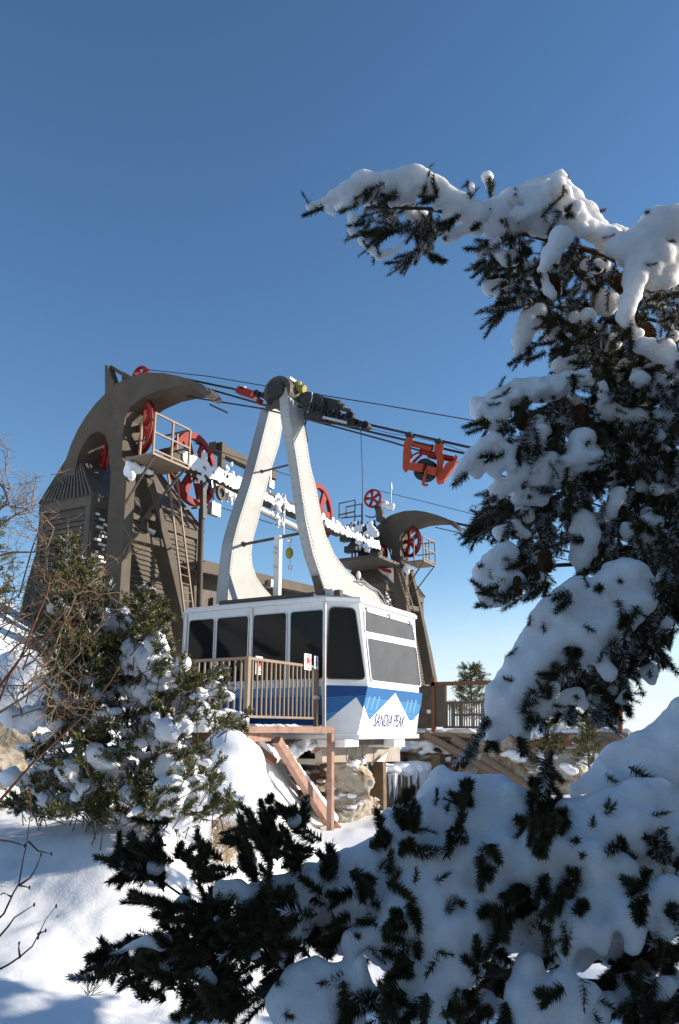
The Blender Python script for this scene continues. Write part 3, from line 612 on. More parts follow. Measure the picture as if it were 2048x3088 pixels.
# pivot housing
pv = P(*z2(672, 190), Y=YN - .03)
part('pivot_housing', 'steel_dark', car, lambda b: [b.cyl(pv + Vector((0, .36, 0)), (0, 1, 0), .34, .70, 28), b.hexa([P(*z2(*q), Y=YN - .02) for q in ((745, 150), (748, 290), (585, 355), (625, 150))] + [P(*z2(*q), Y=YN + .4) for q in ((745, 150), (748, 290), (585, 355), (625, 150))])])
part('pivot_bearing', 'grease', car, lambda b: b.cyl(pv + Vector((0, -.02, 0)), (0, 1, 0), .2, .12, 24))
part('cap_box', 'white', car, lambda b: b.box(P(*z2(735, 115), Y=YN + .1), P(*z2(775, 92), Y=YN + .1) + Vector((0, .3, .02))))
def rod(a, c, r=.028): part('brace_rod', 'steel_dark', car, lambda b: [b.tube([a, c], r, 8), b.ball(a, r * 2.2, 1)])
rod(PN(*z2(560, 790), *plL), P(*z2(770, 738), Y=PN(*z2(560, 790), *plL).y)); rod(PN(*z2(425, 1328), *plL), P(*z2(850, 1245), Y=PN(*z2(425, 1328), *plL).y), .034)
# roof frame under the legs
for yy in (13.05, 15.3):
    part('roof_beam', 'steel_dark', car, lambda b: b.box((-10.05, yy, 2.475), (-7.2, yy + .12, 2.59)))
part('roof_beam', 'bare', car, lambda b: [b.box((-7.75, 13.0, 2.475), (-7.45, 15.6, 2.55)), b.box((-10.1, 13.18, 2.4755), (-9.75, 15.29, 2.555))])
part('mount_block', 'alu', car, lambda b: b.box(P(*z2(1030, 1720), Y=12.97), P(*z2(1085, 1655), Y=12.97) + Vector((0, .15, 0))))
part('gusset', 'steel_dark', car, lambda b: b.prism([P(*z2(*q), Y=12.96) for q in ((930, 1560), (985, 1560), (1020, 1660), (1020, 1700), (960, 1700))], (0, .05, 0)))
pq = P(*z2(675, 1500), Y=13.9)
part('white_mast', 'white', car, lambda b: b.box((pq.x - .07, 13.87, 2.47), (pq.x + .07, 13.98, P(*z2(680, 1262), Y=13.9).z)))
part('mast_bracket', 'bare', car, lambda b: [b.bar(P(*z2(645, y), Y=13.86), P(*z2(668, y + 8), Y=13.86), .04) for y in (1350, 1385, 1490)])
# mirror, lamp and hoses on the roof end
mp = PN(*z3(458, 878), *plR) + Vector((.05, 0, 0))
part('mirror', 'white', car, lambda b: b.ball(mp, .1, 2, (.45, .7, 1)), smooth=True)
part('mirror_arm', 'bare', car, lambda b: b.tube([mp, mp + Vector((.12, .05, -.12)), mp + Vector((-.02, .18, -.2))], .015, 6))
part('hose', 'bare', car, lambda b: b.tube([PN(*z3(*q), *plR) + Vector((.06, 0, 0)) for q in ((440, 920), (500, 925), (560, 970), (610, 1000), (650, 1050), (668, 1110))], .018, 6))
# --- carriage on the track cable
cg = part('carriage', 'grease', car, lambda b: [b.prism([P(*zc(*q), Y=YN + .12) for q in ((310, 330), (420, 295), (600, 330), (650, 400), (700, 560), (680, 690), (520, 735), (380, 700))], (0, .08, 0)),
    b.prism([P(*zc(*q), Y=YN + .55) for q in ((310, 330), (420, 295), (600, 330), (650, 400), (700, 560), (680, 690), (520, 735), (380, 700))], (0, .08, 0)),
    b.prism([P(*zc(*q), Y=YN + .16) for q in ((640, 560), (980, 640), (1330, 770), (1330, 830), (980, 800), (520, 740), (600, 660))], (0, .05, 0)),
    b.prism([P(*zc(*q), Y=YN + .5) for q in ((640, 560), (980, 640), (1330, 770), (1330, 830), (980, 800), (520, 740), (600, 660))], (0, .05, 0))])
for yy in (.2, .46): part('bogie_plate', 'grease', cg, lambda b: b.prism([P(*zc(*q), Y=YN + yy) for q in ((600, 335), (700, 395), (820, 425), (885, 520), (880, 600), (1030, 640), (1000, 720), (640, 640))], (0, .06, 0)))
for (x, y, r, yy) in ((600, 555, 58, .03), (760, 590, 52, .06), (885, 630, 48, .1), (1040, 650, 68, .06), (1145, 755, 55, .12), (1268, 792, 66, .06), (470, 520, 62, .02), (720, 720, 40, .1), (900, 740, 40, .12)):
    c_ = P(*zc(x, y), Y=YN + yy); rr = (P(*zc(x + r, y), Y=YN + yy) - c_).length * .9
    wo = part('carriage_wheel', 'black', cg, lambda b: [b.ring(c_ + Vector((0, .06, 0)), (0, 1, 0), rr * .62, rr, .12, 22, .01), b.cyl(c_ + Vector((0, .07, 0)), (0, 1, 0), rr * .63, .06, 18), b.cyl(c_ + Vector((0, .03, 0)), (0, 1, 0), rr * .2, .12, 10)])
for (x, y, r, l) in ((700, 430, 55, .3), (760, 455, 60, .34), (820, 460, 58, .36), (870, 500, 45, .36), (960, 560, 35, .4)):
    c_ = P(*zc(x, y), Y=YN + .3); part('cylinder', 'steel_dark', cg, lambda b: b.cyl(c_, (.9, 0, -.4), r / 1568 * 320 / 150 * .9, l, 14))
part('red_latch', 'red', cg, lambda b: b.bar(P(*zc(1335, 830), Y=YN + .2), P(*zc(1355, 815), Y=YN + .2), .1))
part('support_rail', 'bare', cg, lambda b: b.bar(P(*zc(660, 680), Y=YN + .08), P(*zc(1010, 760), Y=YN + .08), .05, .05))
part('bent_tube', 'bare', cg, lambda b: b.tube([P(*zc(*q), Y=YN + .05) for q in ((430, 610), (470, 480), (500, 380), (495, 310))], .014, 6))
part('beacon', 'yellow', cg, lambda b: [b.cyl(P(*zc(290, 225), Y=YN + .3), (0, 0, 1), .08, .2, 10), b.tube([P(*zc(290, 200), Y=YN + .3), P(*zc(292, 150), Y=YN + .3)], .012, 5), b.cyl(P(*zc(350, 260), Y=YN + .3), (1, 0, -.3), .09, .13, 10)])
part('tail_frame', 'red', cg, lambda b: [b.bar(P(*z2(395, 190), Y=YN + .3), P(*z2(505, 225), Y=YN + .3), .2, .16), b.bar(P(*z2(535, 268), Y=YN + .3), P(*z2(555, 275), Y=YN + .3), .15, .12)])
part('tail_box', 'bare', cg, lambda b: b.bar(P(*z2(412, 165), Y=YN + .25), P(*z2(440, 172), Y=YN + .25), .1, .08))
for x, y, r in ((530, 215, 28), (585, 232, 26)):
    c_ = P(*z2(x, y), Y=YN + .15); part('carriage_wheel', 'black', cg, lambda b: b.ring(c_, (0, 1, 0), .02, r * .408 / 150, .14, 20, .01))
part('damper_line', 'rope', cg, lambda b: b.tube([P(*z2(*q), Y=YN + .5) for q in ((888, 400), (882, 470), (900, 570))], .02, 6))
# fall arrest block hanging from the brace rod
fa = thing('fall_arrest_block', P(*z2(770, 1400), Y=13.2), 'small yellow grey fall arrest block hanging from the hanger brace rod', 'safety block')
part('carabiner', 'bare', fa, lambda b: [b.ring(P(*z2(768, 1295), Y=13.2), (.3, 1, 0), .045, .062, .02, 14), b.bar(P(*z2(768, 1320), Y=13.2), P(*z2(768, 1370), Y=13.2), .025)])
part('casing', 'yellow', fa, lambda b: b.ball(P(*z2(766, 1392), Y=13.2), .12, 2, (.75, .5, 1)), smooth=True)
part('hook', 'bare', fa, lambda b: [b.bar(P(*z2(768, 1420), Y=13.2), P(*z2(770, 1470), Y=13.2), .02), b.ring(P(*z2(770, 1497), Y=13.2), (.3, 1, 0), .045, .062, .02, 14)])

# ------------------------------------------------------------------ cables
def cable(name, pts, r, Y, label, group=None):
    o = MB().tube([P(*q, Y=Y) for q in pts], r, 6).build(name, 'rope', None, smooth=True); return tag(o, label, 'cable', group)
cable('track_cable', [(560, 1143), (700, 1172), (860, 1215), (1110, 1280), (1420, 1350), (2200, 1530)], .026, YN + .35, 'uppermost thick dark cable running down right above the red rope carrier')
cable('track_cable', [(600, 1165), (790, 1219), (1000, 1275), (1180, 1317), (1403, 1368), (2200, 1556)], .024, YN + .6, 'middle thick cable passing through the red rope carrier')
cable('haul_rope', [(565, 1196), (790, 1232), (1000, 1284), (1180, 1333), (1390, 1397), (2200, 1645)], .019, YN + .6, 'lowest dark rope held by the red rope carrier near the cabin')
cable('signal_rope', [(430, 1113), (630, 1135), (820, 1167), (973, 1192), (1160, 1222), (1420, 1267), (2200, 1400)], .011, YN + .5, 'thin topmost rope from the small red wheel of the nearer tower')
cable('thin_wire', [(1088, 1292), (1093, 1420), (1094, 1620)], .007, YN + .6, 'hair thin vertical wire hanging below the carriage wheels')
cable('thin_wire', [(1117, 1292), (1181, 1308), (1232, 1315), (1330, 1335), (1400, 1362)], .006, YN + .2, 'thin wire sagging between the two arms of the red rope carrier')
Y2c = YN + DY + .4
cable('track_cable', [(1330, 1562), (1376, 1578), (1440, 1592), (1700, 1660), (2200, 1790)], .05, Y2c, 'thick cable leaving the hook tip of the farther tower')
cable('signal_rope', [(1135, 1478), (1300, 1518), (1450, 1556), (1700, 1620), (2200, 1750)], .014, Y2c, 'thin rope from the small red wheel of the farther tower')
cable('haul_rope', [(1312, 1590), (1390, 1608), (1716, 1690), (2200, 1815)], .02, Y2c, 'lower rope below the hook tip of the farther tower')

# ------------------------------------------------------------------ red rope carrier on the cables
rc = thing('rope_carrier', P(*zr(650, 900), Y=YN + .3), 'red steel rope carrier with a black roller hanging on the cables in the sky', 'rope carrier')
ya, yb = YN + .12, YN + .95
def rp(pts, Y): return [P(*zr(*q), Y=Y) for q in pts]
part('hanger_plate', 'orange', rc, lambda b: b.prism(rp(((300, 250), (415, 265), (400, 380), (345, 410), (382, 545), (355, 740), (460, 770), (620, 830), (600, 910), (320, 880), (262, 935), (222, 850), (232, 560), (245, 380)), ya), (0, .06, 0)))
part('hanger_plate', 'orange', rc, lambda b: b.prism(rp(((865, 375), (960, 390), (990, 360), (1030, 400), (1010, 560), (1045, 680), (1010, 850), (1000, 920), (1080, 760), (1140, 730), (1230, 715), (1255, 590), (1310, 620), (1300, 680), (1230, 820), (1040, 1080), (930, 1110), (885, 1020), (900, 640), (850, 460)), ya + .02), (-.10, .24, 0)))
part('cross_arm', 'orange', rc, lambda b: [b.bar(*rp(((380, 390), (800, 490)), ya + .1), .07), b.bar(*rp(((330, 820), (640, 860)), ya - .01), .09, .14), b.bar(*rp(((700, 890), (900, 935)), ya - .01), .09, .14)])
for q_, o_, a_, c_ in ((((350, 185), (380, 265)), .15, .14, .12), (((925, 320), (970, 390)), .15, .14, .12), (((790, 450), (850, 455)), .3, .09, .09)): part('clamp', 'grease', rc, lambda b: b.bar(*rp(q_, ya + o_), a_, c_))
part('rope_sleeve', 'red', rc, lambda b: [b.tube(rp(((570, 530), (890, 600)), ya + .2), .055, 12), b.tube(rp(((740, 600), (880, 640)), ya + .22), .06, 12), b.tube(rp(((1010, 640), (1240, 690)), ya + .22), .06, 12)])
part('guide_horn', 'red', rc, lambda b: [b.tube(rp(((370, 700), (420, 610), (500, 565), (560, 560)), ya + .2), .018, 6), b.tube(rp(((430, 750), (520, 660), (600, 590)), ya + .2), .028, 6)])
part('fork', 'orange', rc, lambda b: [b.bar(*rp(((700, 880), (640, 1100)), ya - .05), .06, .03), b.bar(*rp(((640, 1100), (625, 1190)), ya - .04), .05, .04), b.bar(*rp(((640, 1195), (720, 1190)), ya - .03), .05, .04)])
cw = P(*zr(680, 905), Y=ya + .12); rw = (P(*zr(905, 905), Y=ya + .12) - cw).length * .93
rl = part('roller', 'black', rc, lambda b: b.ring(cw, (.1, 1, 0), rw * .45, rw, .16, 36, .03))
part('roller_web', 'black', rl, lambda b: [b.ring(cw, (.1, 1, 0), rw * .18, rw * .5, .05, 24)] + [b.bar(cw, cw + Vector((math.cos(a), 0, math.sin(a))) * rw * .5, .05, .03) for a in (0.4, 2.5, 4.6)])

# ------------------------------------------------------------------ boarding platform and its railing
PXE = -7.60; PZ = .06
plat = thing('boarding_platform', (PXE, 10.6, -1.6), 'snowy boarding platform on pink primed steel beams beside the cabin', 'platform')
part('deck', 'timber', plat, lambda b: b.box((-11.5, 10.62, PZ - .05), (PXE - .02, 12.83, PZ)))
yE = 12.86; XE_ = P(*zf(992, 100), Y=12.85).x
part('edge_angle', 'primer', plat, lambda b: b.bar((PXE, 10.58, PZ - .04), (XE_, 12.85, PZ - .04), .04, .105))
part('edge_angle', 'primer', plat, lambda b: b.box((-11.5, 10.575, PZ - .09), (PXE - .021, 10.615, PZ + .015)))
part('deck', 'timber', plat, lambda b: b.prism([(PXE - .019, 11, PZ - .05), (XE_ - .03, 12.83, PZ - .05), (PXE - .019, 12.83, PZ - .05)], (0, 0, .048)))
py_ = P(*zf(632, 140), X=PXE).y
part('front_beam', 'primer', plat, lambda b: b.box((PXE - .22, 10.60, P(*zf(500, 170), X=PXE).z), (PXE - .03, py_, PZ - .092)))
part('side_beam', 'rust', plat, lambda b: b.box((-11.2, 10.62, P(*zf(455, 165), X=PXE).z - .03), (PXE - .23, 10.75, PZ - .094)))
p_t = P(*zf(990, 112), Y=12.85)
part('post', 'primer', plat, lambda b: b.box((p_t.x - .10, p_t.y - .055, -1.95), (p_t.x, p_t.y + .04, PZ - .095)))
def brc(a, c, w_, h_, m='primer'): part('brace', m, plat, lambda b: b.bar(P(*zf(*a), X=PXE + a[2] if len(a) > 2 else PXE), P(*zf(*c), X=PXE), w_, h_))
dia = part('brace', 'primer', plat, lambda b: b.bar(P(*zf(655, 160), X=PXE - .02), P(*zf(958, 648), X=PXE - .02), .13, .14))
part('brace', 'primer', plat, lambda b: b.bar(P(*zf(868, 222), X=PXE - .05), P(*zf(965, 150), X=PXE - .05), .1, .1))
part('brace', 'rust', plat, lambda b: b.bar(P(*zf(590, 405), X=PXE - 1.2), P(*zf(775, 535), X=PXE - 1.2), .14, .14))
part('brace', 'rust', plat, lambda b: b.bar(P(*zf(985, 655), X=PXE), P(*zf(1110, 790), X=PXE), .11, .11))
part('brace', 'rust', plat, lambda b: b.bar(P(*zf(480, 170), X=PXE - .25), P(*zf(640, 290), X=PXE - .25), .11, .11))
for X_, (a, c) in ((PXE - 1.6, ((520, 245), (840, 245))), (PXE - 2.2, ((580, 392), (985, 352))), (PXE - 2.6, ((560, 320), (1000, 310)))):
    q0_, q1_ = P(*zf(*a), X=X_), P(*zf(*c), X=X_); part('joist', 'rust', plat, lambda b: b.bar(q0_ - Vector((0, .4, .08)), q1_ - Vector((0, 0, .08)), .16, .2))
    lumps([(q0_.lerp(q1_, k / 22) + Vector((0, 0, .03)), .075 * (1 + .3 * math.sin(k * 2.1))) for k in range(23)], .03, 'snow', 'snow', plat, noise=.03, smooth=3)
part('foot_plate', 'concrete', plat, lambda b: b.box((PXE - .2, p_t.y - .2, -2.3), (PXE + .15, p_t.y + .2, -1.62)))
rg = np.random.default_rng(21); sn = []
for k in range(120):
    t = rg.random(); x, y = 640 + 230 * t + rg.normal() * 10, 205 + 30 * math.sin(t * 5) + rg.normal() * 16
    sn.append((P(*zf(x, y), X=PXE - .35 - .3 * rg.random()), rg.uniform(.045, .085)))
for k in range(40): t = k / 39; sn.append((P(*zf(545, 180), X=PXE - .3).lerp(P(*zf(650, 262), X=PXE - .3), t) + Vector((0, 0, rg.normal() * .03)), rg.uniform(.05, .1)))
for k in range(34): t = k / 33; sn.append((P(*zf(668, 190), X=PXE - .01).lerp(P(*zf(985, 655), X=PXE - .01), max(.15, t)) + Vector((0, .06, .09)), .035 + .05 * t * t))
for k in range(26): t = k / 25; sn.append((P(*zf(860, 225), X=PXE - .05).lerp(P(*zf(985, 135), X=PXE - .05), t) + Vector((0, 0, .07)), rg.uniform(.04, .07)))
for k in range(60): sn.append((Vector((PXE - .12 - .5 * rg.random(), rg.uniform(10.7, yE), PZ + .02)), rg.uniform(.03, .07), (1.3, 1.5, .6)))
for k in range(14): sn.append((P(*zf(978 + 14 * rg.random(), 100 + 45 * rg.random()), X=PXE + .03), rg.uniform(.04, .06)))
lumps(sn, .028, 'snow', 'snow', plat, noise=.03, smooth=3)

rail = thing('platform_railing', (PXE - .03, 10.65, PZ), 'beige steel railing with close vertical bars round the near platform corner', 'railing')
RX, RY = P(742, 2185, d=13.0).x, P(742, 2185, d=13.0).y; rt = 1.155; yg = P(*z4(838, 480), X=RX).y; xl = P(*z4(165, 440), Y=RY).x - 1.2
def rb_(name, a, c, w_, h_=None): return part(name, 'rail', rail, lambda b: b.bar(a, c, w_, h_))
rb_('corner_post', (RX, RY, PZ), (RX, RY, rt + .005), .075)
rb_('end_post', (RX, yg, PZ), (RX, yg, rt + .002), .07)
rb_('top_rail', (RX, RY, rt - .02), (RX, yg, rt - .02), .055, .045); rb_('top_rail', (RX, RY, rt - .02), (xl, RY, rt - .02), .055, .045)
rb_('bottom_rail', (RX, RY, PZ + .16), (RX, yg, PZ + .16), .045, .04); rb_('bottom_rail', (RX, RY, PZ + .16), (xl, RY, PZ + .16), .045, .04)
nb = 16
for k in range(1, nb): y = RY + (yg - RY) * k / nb; rb_('baluster', (RX, y, PZ + .16), (RX, y, rt - .03), .026)
x = RX - .125
while x > xl: rb_('baluster', (x, RY, PZ + .16), (x, RY, rt - .03), .026); x -= .125
for xx in (RX - 1.5,): rb_('post', (xx, RY, PZ), (xx, RY, rt), .06)
rb_('gate_post', (RX - .02, yg + .12, PZ), (RX - .02, yg + .12, rt + .22), .06)
part('latch', 'bare', rail, lambda b: b.box((RX - .05, yg - .04, PZ + .5), (RX + .06, yg + .16, PZ + .56)))
part('strut', 'rail', rail, lambda b: b.bar((RX, yg + .14, PZ + .35), (RX + .0, yE - .1, PZ + .02), .03))
def sign(name, c, w_, h_, label, yellow=False):
    s_ = thing(name, c, label, 'sign'); c = Vector(c)
    part('board', 'white', s_, lambda b: b.box(c + Vector((-.012, -w_ / 2, -h_ / 2)), c + Vector((0, w_ / 2, h_ / 2))))
    if not yellow:
        hc = c + Vector((.003, 0, h_ * .1)); r = w_ * .30
        part('red_ring', 'signred', s_, lambda b: b.ring(hc, (1, 0, 0), r * 1.15, r * 1.35, .004, 20))
        part('red_hand', 'signred', s_, lambda b: [b.box(hc + Vector((-.001, -r * .5, -r * .8)), hc + Vector((.003, r * .5, r * .1)))] + [b.box(hc + Vector((-.001, -r * .5 + k * r * .27, r * .101)), hc + Vector((.003, -r * .5 + k * r * .27 + r * .2, r * (.65 + .15 * (k in (1, 2)))))) for k in range(4)] + [b.bar(hc + Vector((.001, r * .5, -r * .5)), hc + Vector((.001, r * .85, 0)), .02, .004, up=(1, 0, 0))])
        part('text_line', 'signred', s_, lambda b: [b.box(c + Vector((.001, -w_ * .36, -h_ * .34 - k * h_ * .08)), c + Vector((.003, w_ * .36, -h_ * .30 - k * h_ * .08))) for k in range(2)])
    else:
        part('figure', 'black', s_, lambda b: [b.bar(c + Vector((.002, 0, -h_ * .3)), c + Vector((.002, 0, h_ * .15)), w_ * .3, .004, up=(1, 0, 0)), b.cyl(c + Vector((.002, 0, h_ * .28)), (1, 0, 0), w_ * .15, .004, 12)])
    return s_
a_ = P(*z4(520, 474), X=RX - .06); sign('warning_sign', a_, .20, .30, 'white sign with a red hand fixed behind the railing bars')
a_ = P(*z4(791, 454), X=RX + .05); sign('warning_sign', a_, .235, .29, 'white sign with a red hand standing on the railing end by the gate')
a_ = P(*z4(838, 458), X=RX + .04); sign('warning_sign', a_, .13, .24, 'narrow white sign with a dark figure on the gate post', True)

# ------------------------------------------------------------------ dock below the cabin, wall with icicles, rocks
DXk = -7.75
dock = thing('dock_trough', (DXk, 14, -1.7), 'stained beige dock trough on a post under the cabin', 'dock')
def dq(x, y, X=DXk): return P(*zu(x, y), X=X)
part('front_panel', 'concrete', dock, lambda b: b.prism([dq(470, 165), dq(1160, 165), dq(1165, 415), dq(330, 425), dq(318, 250), dq(465, 250)], (-.15, 0, 0)))
part('side_panel', 'concrete', dock, lambda b: b.prism([dq(316, 255, DXk - .05), dq(330, 424, DXk - .05), dq(140, 410, DXk - 1.2), dq(130, 300, DXk - 1.2)], (0, .1, 0)))
part('floor', 'concrete', dock, lambda b: b.box((-11, dq(330, 420).y + .02, dq(700, 425).z + .005), (DXk - .16, dq(1160, 420).y - .02, dq(700, 425).z + .1)))
for px in (590, 690, 760, 880):
    part('joint', 'concrete', dock, lambda b: b.box((DXk, dq(px, 300).y - .012, dq(px, 420).z + .02), (DXk + .015, dq(px, 300).y + .012, dq(px, 215).z)))
part('flap', 'white', dock, lambda b: b.prism([dq(916, 414, DXk + .12), dq(1032, 312, DXk + .12), dq(1000, 414, DXk + .12)], (-.03, 0, 0)))
part('block', 'concrete', dock, lambda b: [b.box(dq(580, 250, DXk + .1), dq(470, 170, DXk + .1) + Vector((-.2, 0, 0))), b.box(dq(1098, 262, DXk + .1), dq(996, 165, DXk + .1) + Vector((-.2, 0, 0)))])
pd = dq(985, 420, DXk + .05)
part('post', 'timber', dock, lambda b: b.box((DXk - .3, pd.y - .02, -2.2), (DXk + .05, dq(1014, 420, DXk + .05).y, pd.z)))
part('cross_beam', 'rust', dock, lambda b: b.bar(dq(620, 530, DXk - .9), dq(985, 590, DXk - .35), .2, .28))
part('post', 'timber', dock, lambda b: b.bar(dq(865, 600, DXk - 1.2), dq(880, 1060, DXk - 1.2), .3, .3))
part('icicle', 'ice', dock, lambda b: [b.tube([dq(x, 420, DXk - .2), dq(x + 3, 420 + l, DXk - .2)], [.05, .008], 6) for x, l in ((610, 80), (660, 35), (735, 60), (860, 40), (805, 460 if False else 50))])
part('icicle', 'ice', dock, lambda b: [b.tube([dq(x, 600, DXk - 1.0), dq(x + 6, 600 + l, DXk - 1.0)], [.09, .02], 6) for x, l in ((805, 290), (925, 150), (790, 200))])
wl = thing('retaining_wall', (-9, 18, -1.6), 'dark timber retaining wall hung with icicles right of the cabin dock', 'wall')
WX = -8.3
def wq(x, y, X=WX): return P(*zu(x, y), X=X)
za_, zb2 = wq(1200, 545).z, wq(1200, 860).z - .4
wy0, wy1 = wq(1020, 600).y, wq(1600, 600).y + 5
part('lower_boards', 'timber', wl, lambda b: b.box((WX - .2, wy0, zb2), (WX, wy1, za_)))
part('upper_boards', 'timber', wl, lambda b: b.box((WX - 1.2, wy0 - 1, za_), (WX - .9, wy1, wq(1200, 340).z)))
for k in range(9):
    y = wy0 + .2 + k * .75; part('board_post', 'timber', wl, lambda b: b.box((WX - .9, y, za_ + .05), (WX - .8, y + .28, wq(1200, 350).z)))
lumps([(Vector((WX - .45 + .4 * rg.random(), y, za_ + .06 + .03 * rg.random())), rg.uniform(.14, .24), (1.3, 1.2, .8)) for y in np.arange(wy0, wy1, .12)], .05, 'snow', 'snow', wl, noise=.06, smooth=3)
zs_ = wq(1300, 300).z
part('upper_beam', 'rust', wl, lambda b: b.box((WX - 1.0, wy0 - .3, zs_ - .12), (WX - .8, wy1, zs_)))
lumps([(Vector((WX - .9 + .2 * rg.random(), y, zs_ + .05)), rg.uniform(.10, .18), (1.3, 1.3, .8)) for y in np.arange(wy0 - .3, wy1, .11)], .045, 'snow', 'snow', wl, noise=.05, smooth=3)
for k in range(46):
    y = wy0 + (wy1 - wy0 - 3) * rg.random() ** .8; l = rg.uniform(.15, .9); r = rg.uniform(.02, .07)
    part('icicle', 'ice', wl, lambda b: b.tube([(WX + .03, y, za_ + .03), (WX + .03, y + .01, za_ - l * .5), (WX + .02, y, za_ - l)], [r, r * .7, .006], 6))
p_ = wq(1505, 350); part('post', 'timber', wl, lambda b: b.box((WX + .05, p_.y - .2, -2.2), (WX + .3, p_.y + .15, wq(1505, 340).z)))

for i, (x, y, r, sq, lab) in enumerate(((625, 640, .55, (1, .95, .95), 'pale jointed boulder below the dock, topmost of the rock stack'), (590, 830, .42, (1, 1, .7), 'middle pale boulder of the rock stack beside the pink post'), (580, 960, .50, (1, 1.1, .75), 'lowest snow speckled boulder of the stack beside the pink post'), (760, 960, .35, (1, 1, .9), 'small grey boulder right of the rock stack'), (340, 760, .5, (1.2, 1.4, .6), 'grey rock in shade behind the diagonal brace'))):
    c_ = P(*zu(x, y), X=-7.9 - (.9 if i == 4 else 0)); o = rockmesh(c_, r, 31 + i, sq, rough=.8, sub=5).build('boulder', 'rock', None, smooth=True); tag(o, lab, 'boulder')
    bl = [(c_ + Vector((rg.uniform(-.6, .7) * r, rg.uniform(-.7, .8) * r, r * sq[2] * rg.uniform(.3, .9))), r * rg.uniform(.08, .2), (1.3, 1.3, .5)) for _ in range(22)]
    lumps(bl, .03, 'snow', 'snow', o, noise=.04, smooth=3)

# ------------------------------------------------------------------ farther platform, railing, stairs and big struts
YF = P(*zp(237, 400), d=21.5).y
def fp(x, y, o=0.0): return P(*zp(x, y), Y=YF + o)
far = thing('far_platform', (fp(600, 540).x, YF, -1.5), 'snowy far platform with brown fascia and long slanted beige struts', 'platform')
zt2 = fp(600, 528).z; part('deck', 'timber', far, lambda b: b.box((fp(-120, 530).x, YF, fp(600, 560).z - .1), (fp(1515, 550).x, YF + 1.3, zt2 - .04)))
part('fascia', 'rust', far, lambda b: b.prism([fp(470, 556, -.03), fp(1118, 552, -.03), fp(1116, 626, -.03), fp(830, 632, -.03), fp(470, 640, -.03)], (0, .03, 0)))
for q_ in ((160, 540, 420, 552, .1), (1100, 560, 1515, 552, .12), (470, 655, 880, 660, .1)): part('sill', 'rail', far, lambda b: b.bar(fp(q_[0], q_[1], -.05), fp(q_[2], q_[3], -.05), q_[4]))
for a, c, r in (((100, 540), (640, 850), .10), ((296, 572), (815, 920), .13), ((1195, 572), (1352, 668), .11), ((1272, 562), (1395, 642), .13), ((1425, 545), (1480, 590), .08)):
    part('strut', 'rail', far, lambda b: b.tube([fp(*a, -.1), fp(*c, -.6)], r, 12))
for x, y0_, y1_ in ((295, 690, 800), (425, 670, 760), (612, 650, 760), (735, 650, 800), (1240, 420, 545), (1455, 330, 545), (1275, 470, 530)):
    part('post', 'rust', far, lambda b: b.bar(fp(x, y0_), fp(x, y1_), .1))
lumps([(fp(x, 530, .15 + .5 * rg.random()) + Vector((0, 0, .02)), rg.uniform(.08, .16), (1.6, 1.2, .6)) for x in np.arange(-40, 1510, 14)], .05, 'snow', 'snow', far, noise=.05, smooth=3)
part('wall_panel', 'clad', far, lambda b: b.box(fp(158, 490), fp(234, 202) + Vector((0, .1, 0))))
part('dark_panel', 'steel_dark', far, lambda b: b.box(fp(40, 500, .3), fp(156, 200, .3) + Vector((0, .1, 0))))
part('top_bar', 'rust', far, lambda b: b.bar(fp(130, 192), fp(740, 175), .1))
part('post', 'rust', far, lambda b: b.bar(fp(155, 140), fp(158, 525), .1))
part('lamp_box', 'bare', far, lambda b: b.box(fp(110, 395, -.05), fp(135, 370, -.05) + Vector((0, .1, 0))))
frl = thing('far_railing', (fp(370, 490).x, YF - .02, zt2), 'long beige barred railing on the far platform right of the cabin', 'railing')
for a, c in (((232, 322), (720, 310)), ((232, 490), (720, 495)), ((300, 405), (720, 405))): part('rail', 'clad', frl, lambda b: b.bar(fp(*a, -.02), fp(*c, -.02), .06))
for x in (236, 292, 350, 510, 716): part('post', 'clad', frl, lambda b: b.bar(fp(x, 205 if x == 236 else 310, -.02), fp(x, 500, -.02), .08))
for x in np.arange(252, 712, 17): part('baluster', 'clad', frl, lambda b: b.bar(fp(x, 316, -.02), fp(x, 492, -.02), .028))
st = thing('stair', fp(1060, 510), 'small pale metal stair on the far platform behind the hanging snowy bough', 'stair')
part('stringer', 'white', st, lambda b: [b.bar(fp(1015, 370, .4), fp(1150, 515, .4), .06, .12), b.bar(fp(1000, 470, .5), fp(1110, 515, .5), .06, .1)])
for k in range(6): part('step', 'white', st, lambda b: b.bar(fp(1000 - k, 390 + k * 22, .4), fp(1050 + k * 17, 392 + k * 22, .4), .06, .03))
for x in (1045, 1055): part('leg', 'white', st, lambda b: b.bar(fp(1048, 440, .35), fp(1020 + (x - 1045) * 6, 512, .35), .05))
# rocky snow bank under the far platform
for i, (x, y, r, sq, lab) in enumerate(((520, 700, 1.0, (1.3, 1, .8), 'snowy rock outcrop under the far platform behind the struts'), (800, 720, 1.2, (1.2, 1, 1.0), 'streaked snowy cliff rock behind the dark sapling'), (1010, 790, 1.0, (1.1, 1, .9), 'pale snow streaked rock at the edge of the blue valley'), (120, 640, .8, (1.4, 1, .6), 'low snowy rock between the cabin and the struts'))):
    r *= .85; c_ = fp(x, y + 45, .5); o = rockmesh(c_, r, 51 + i, sq, rough=.8, sub=5).build('cliff_rock', 'rock', None); tag(o, lab, 'rock')
    bl = []
    for _ in range(46):
        a, e = rg.uniform(0, 6.28), rg.uniform(.1, 1.3); bl.append((c_ + Vector((math.cos(a) * math.cos(e) * sq[0], math.sin(a) * math.cos(e) * sq[1], math.sin(e) * sq[2])) * r * .93, r * rg.uniform(.06, .2) * (1 + .8 * (e > .8)), (1.3, 1.3, .6)))
    lumps(bl, .05, 'snow', 'snow', o, noise=.05, smooth=3)
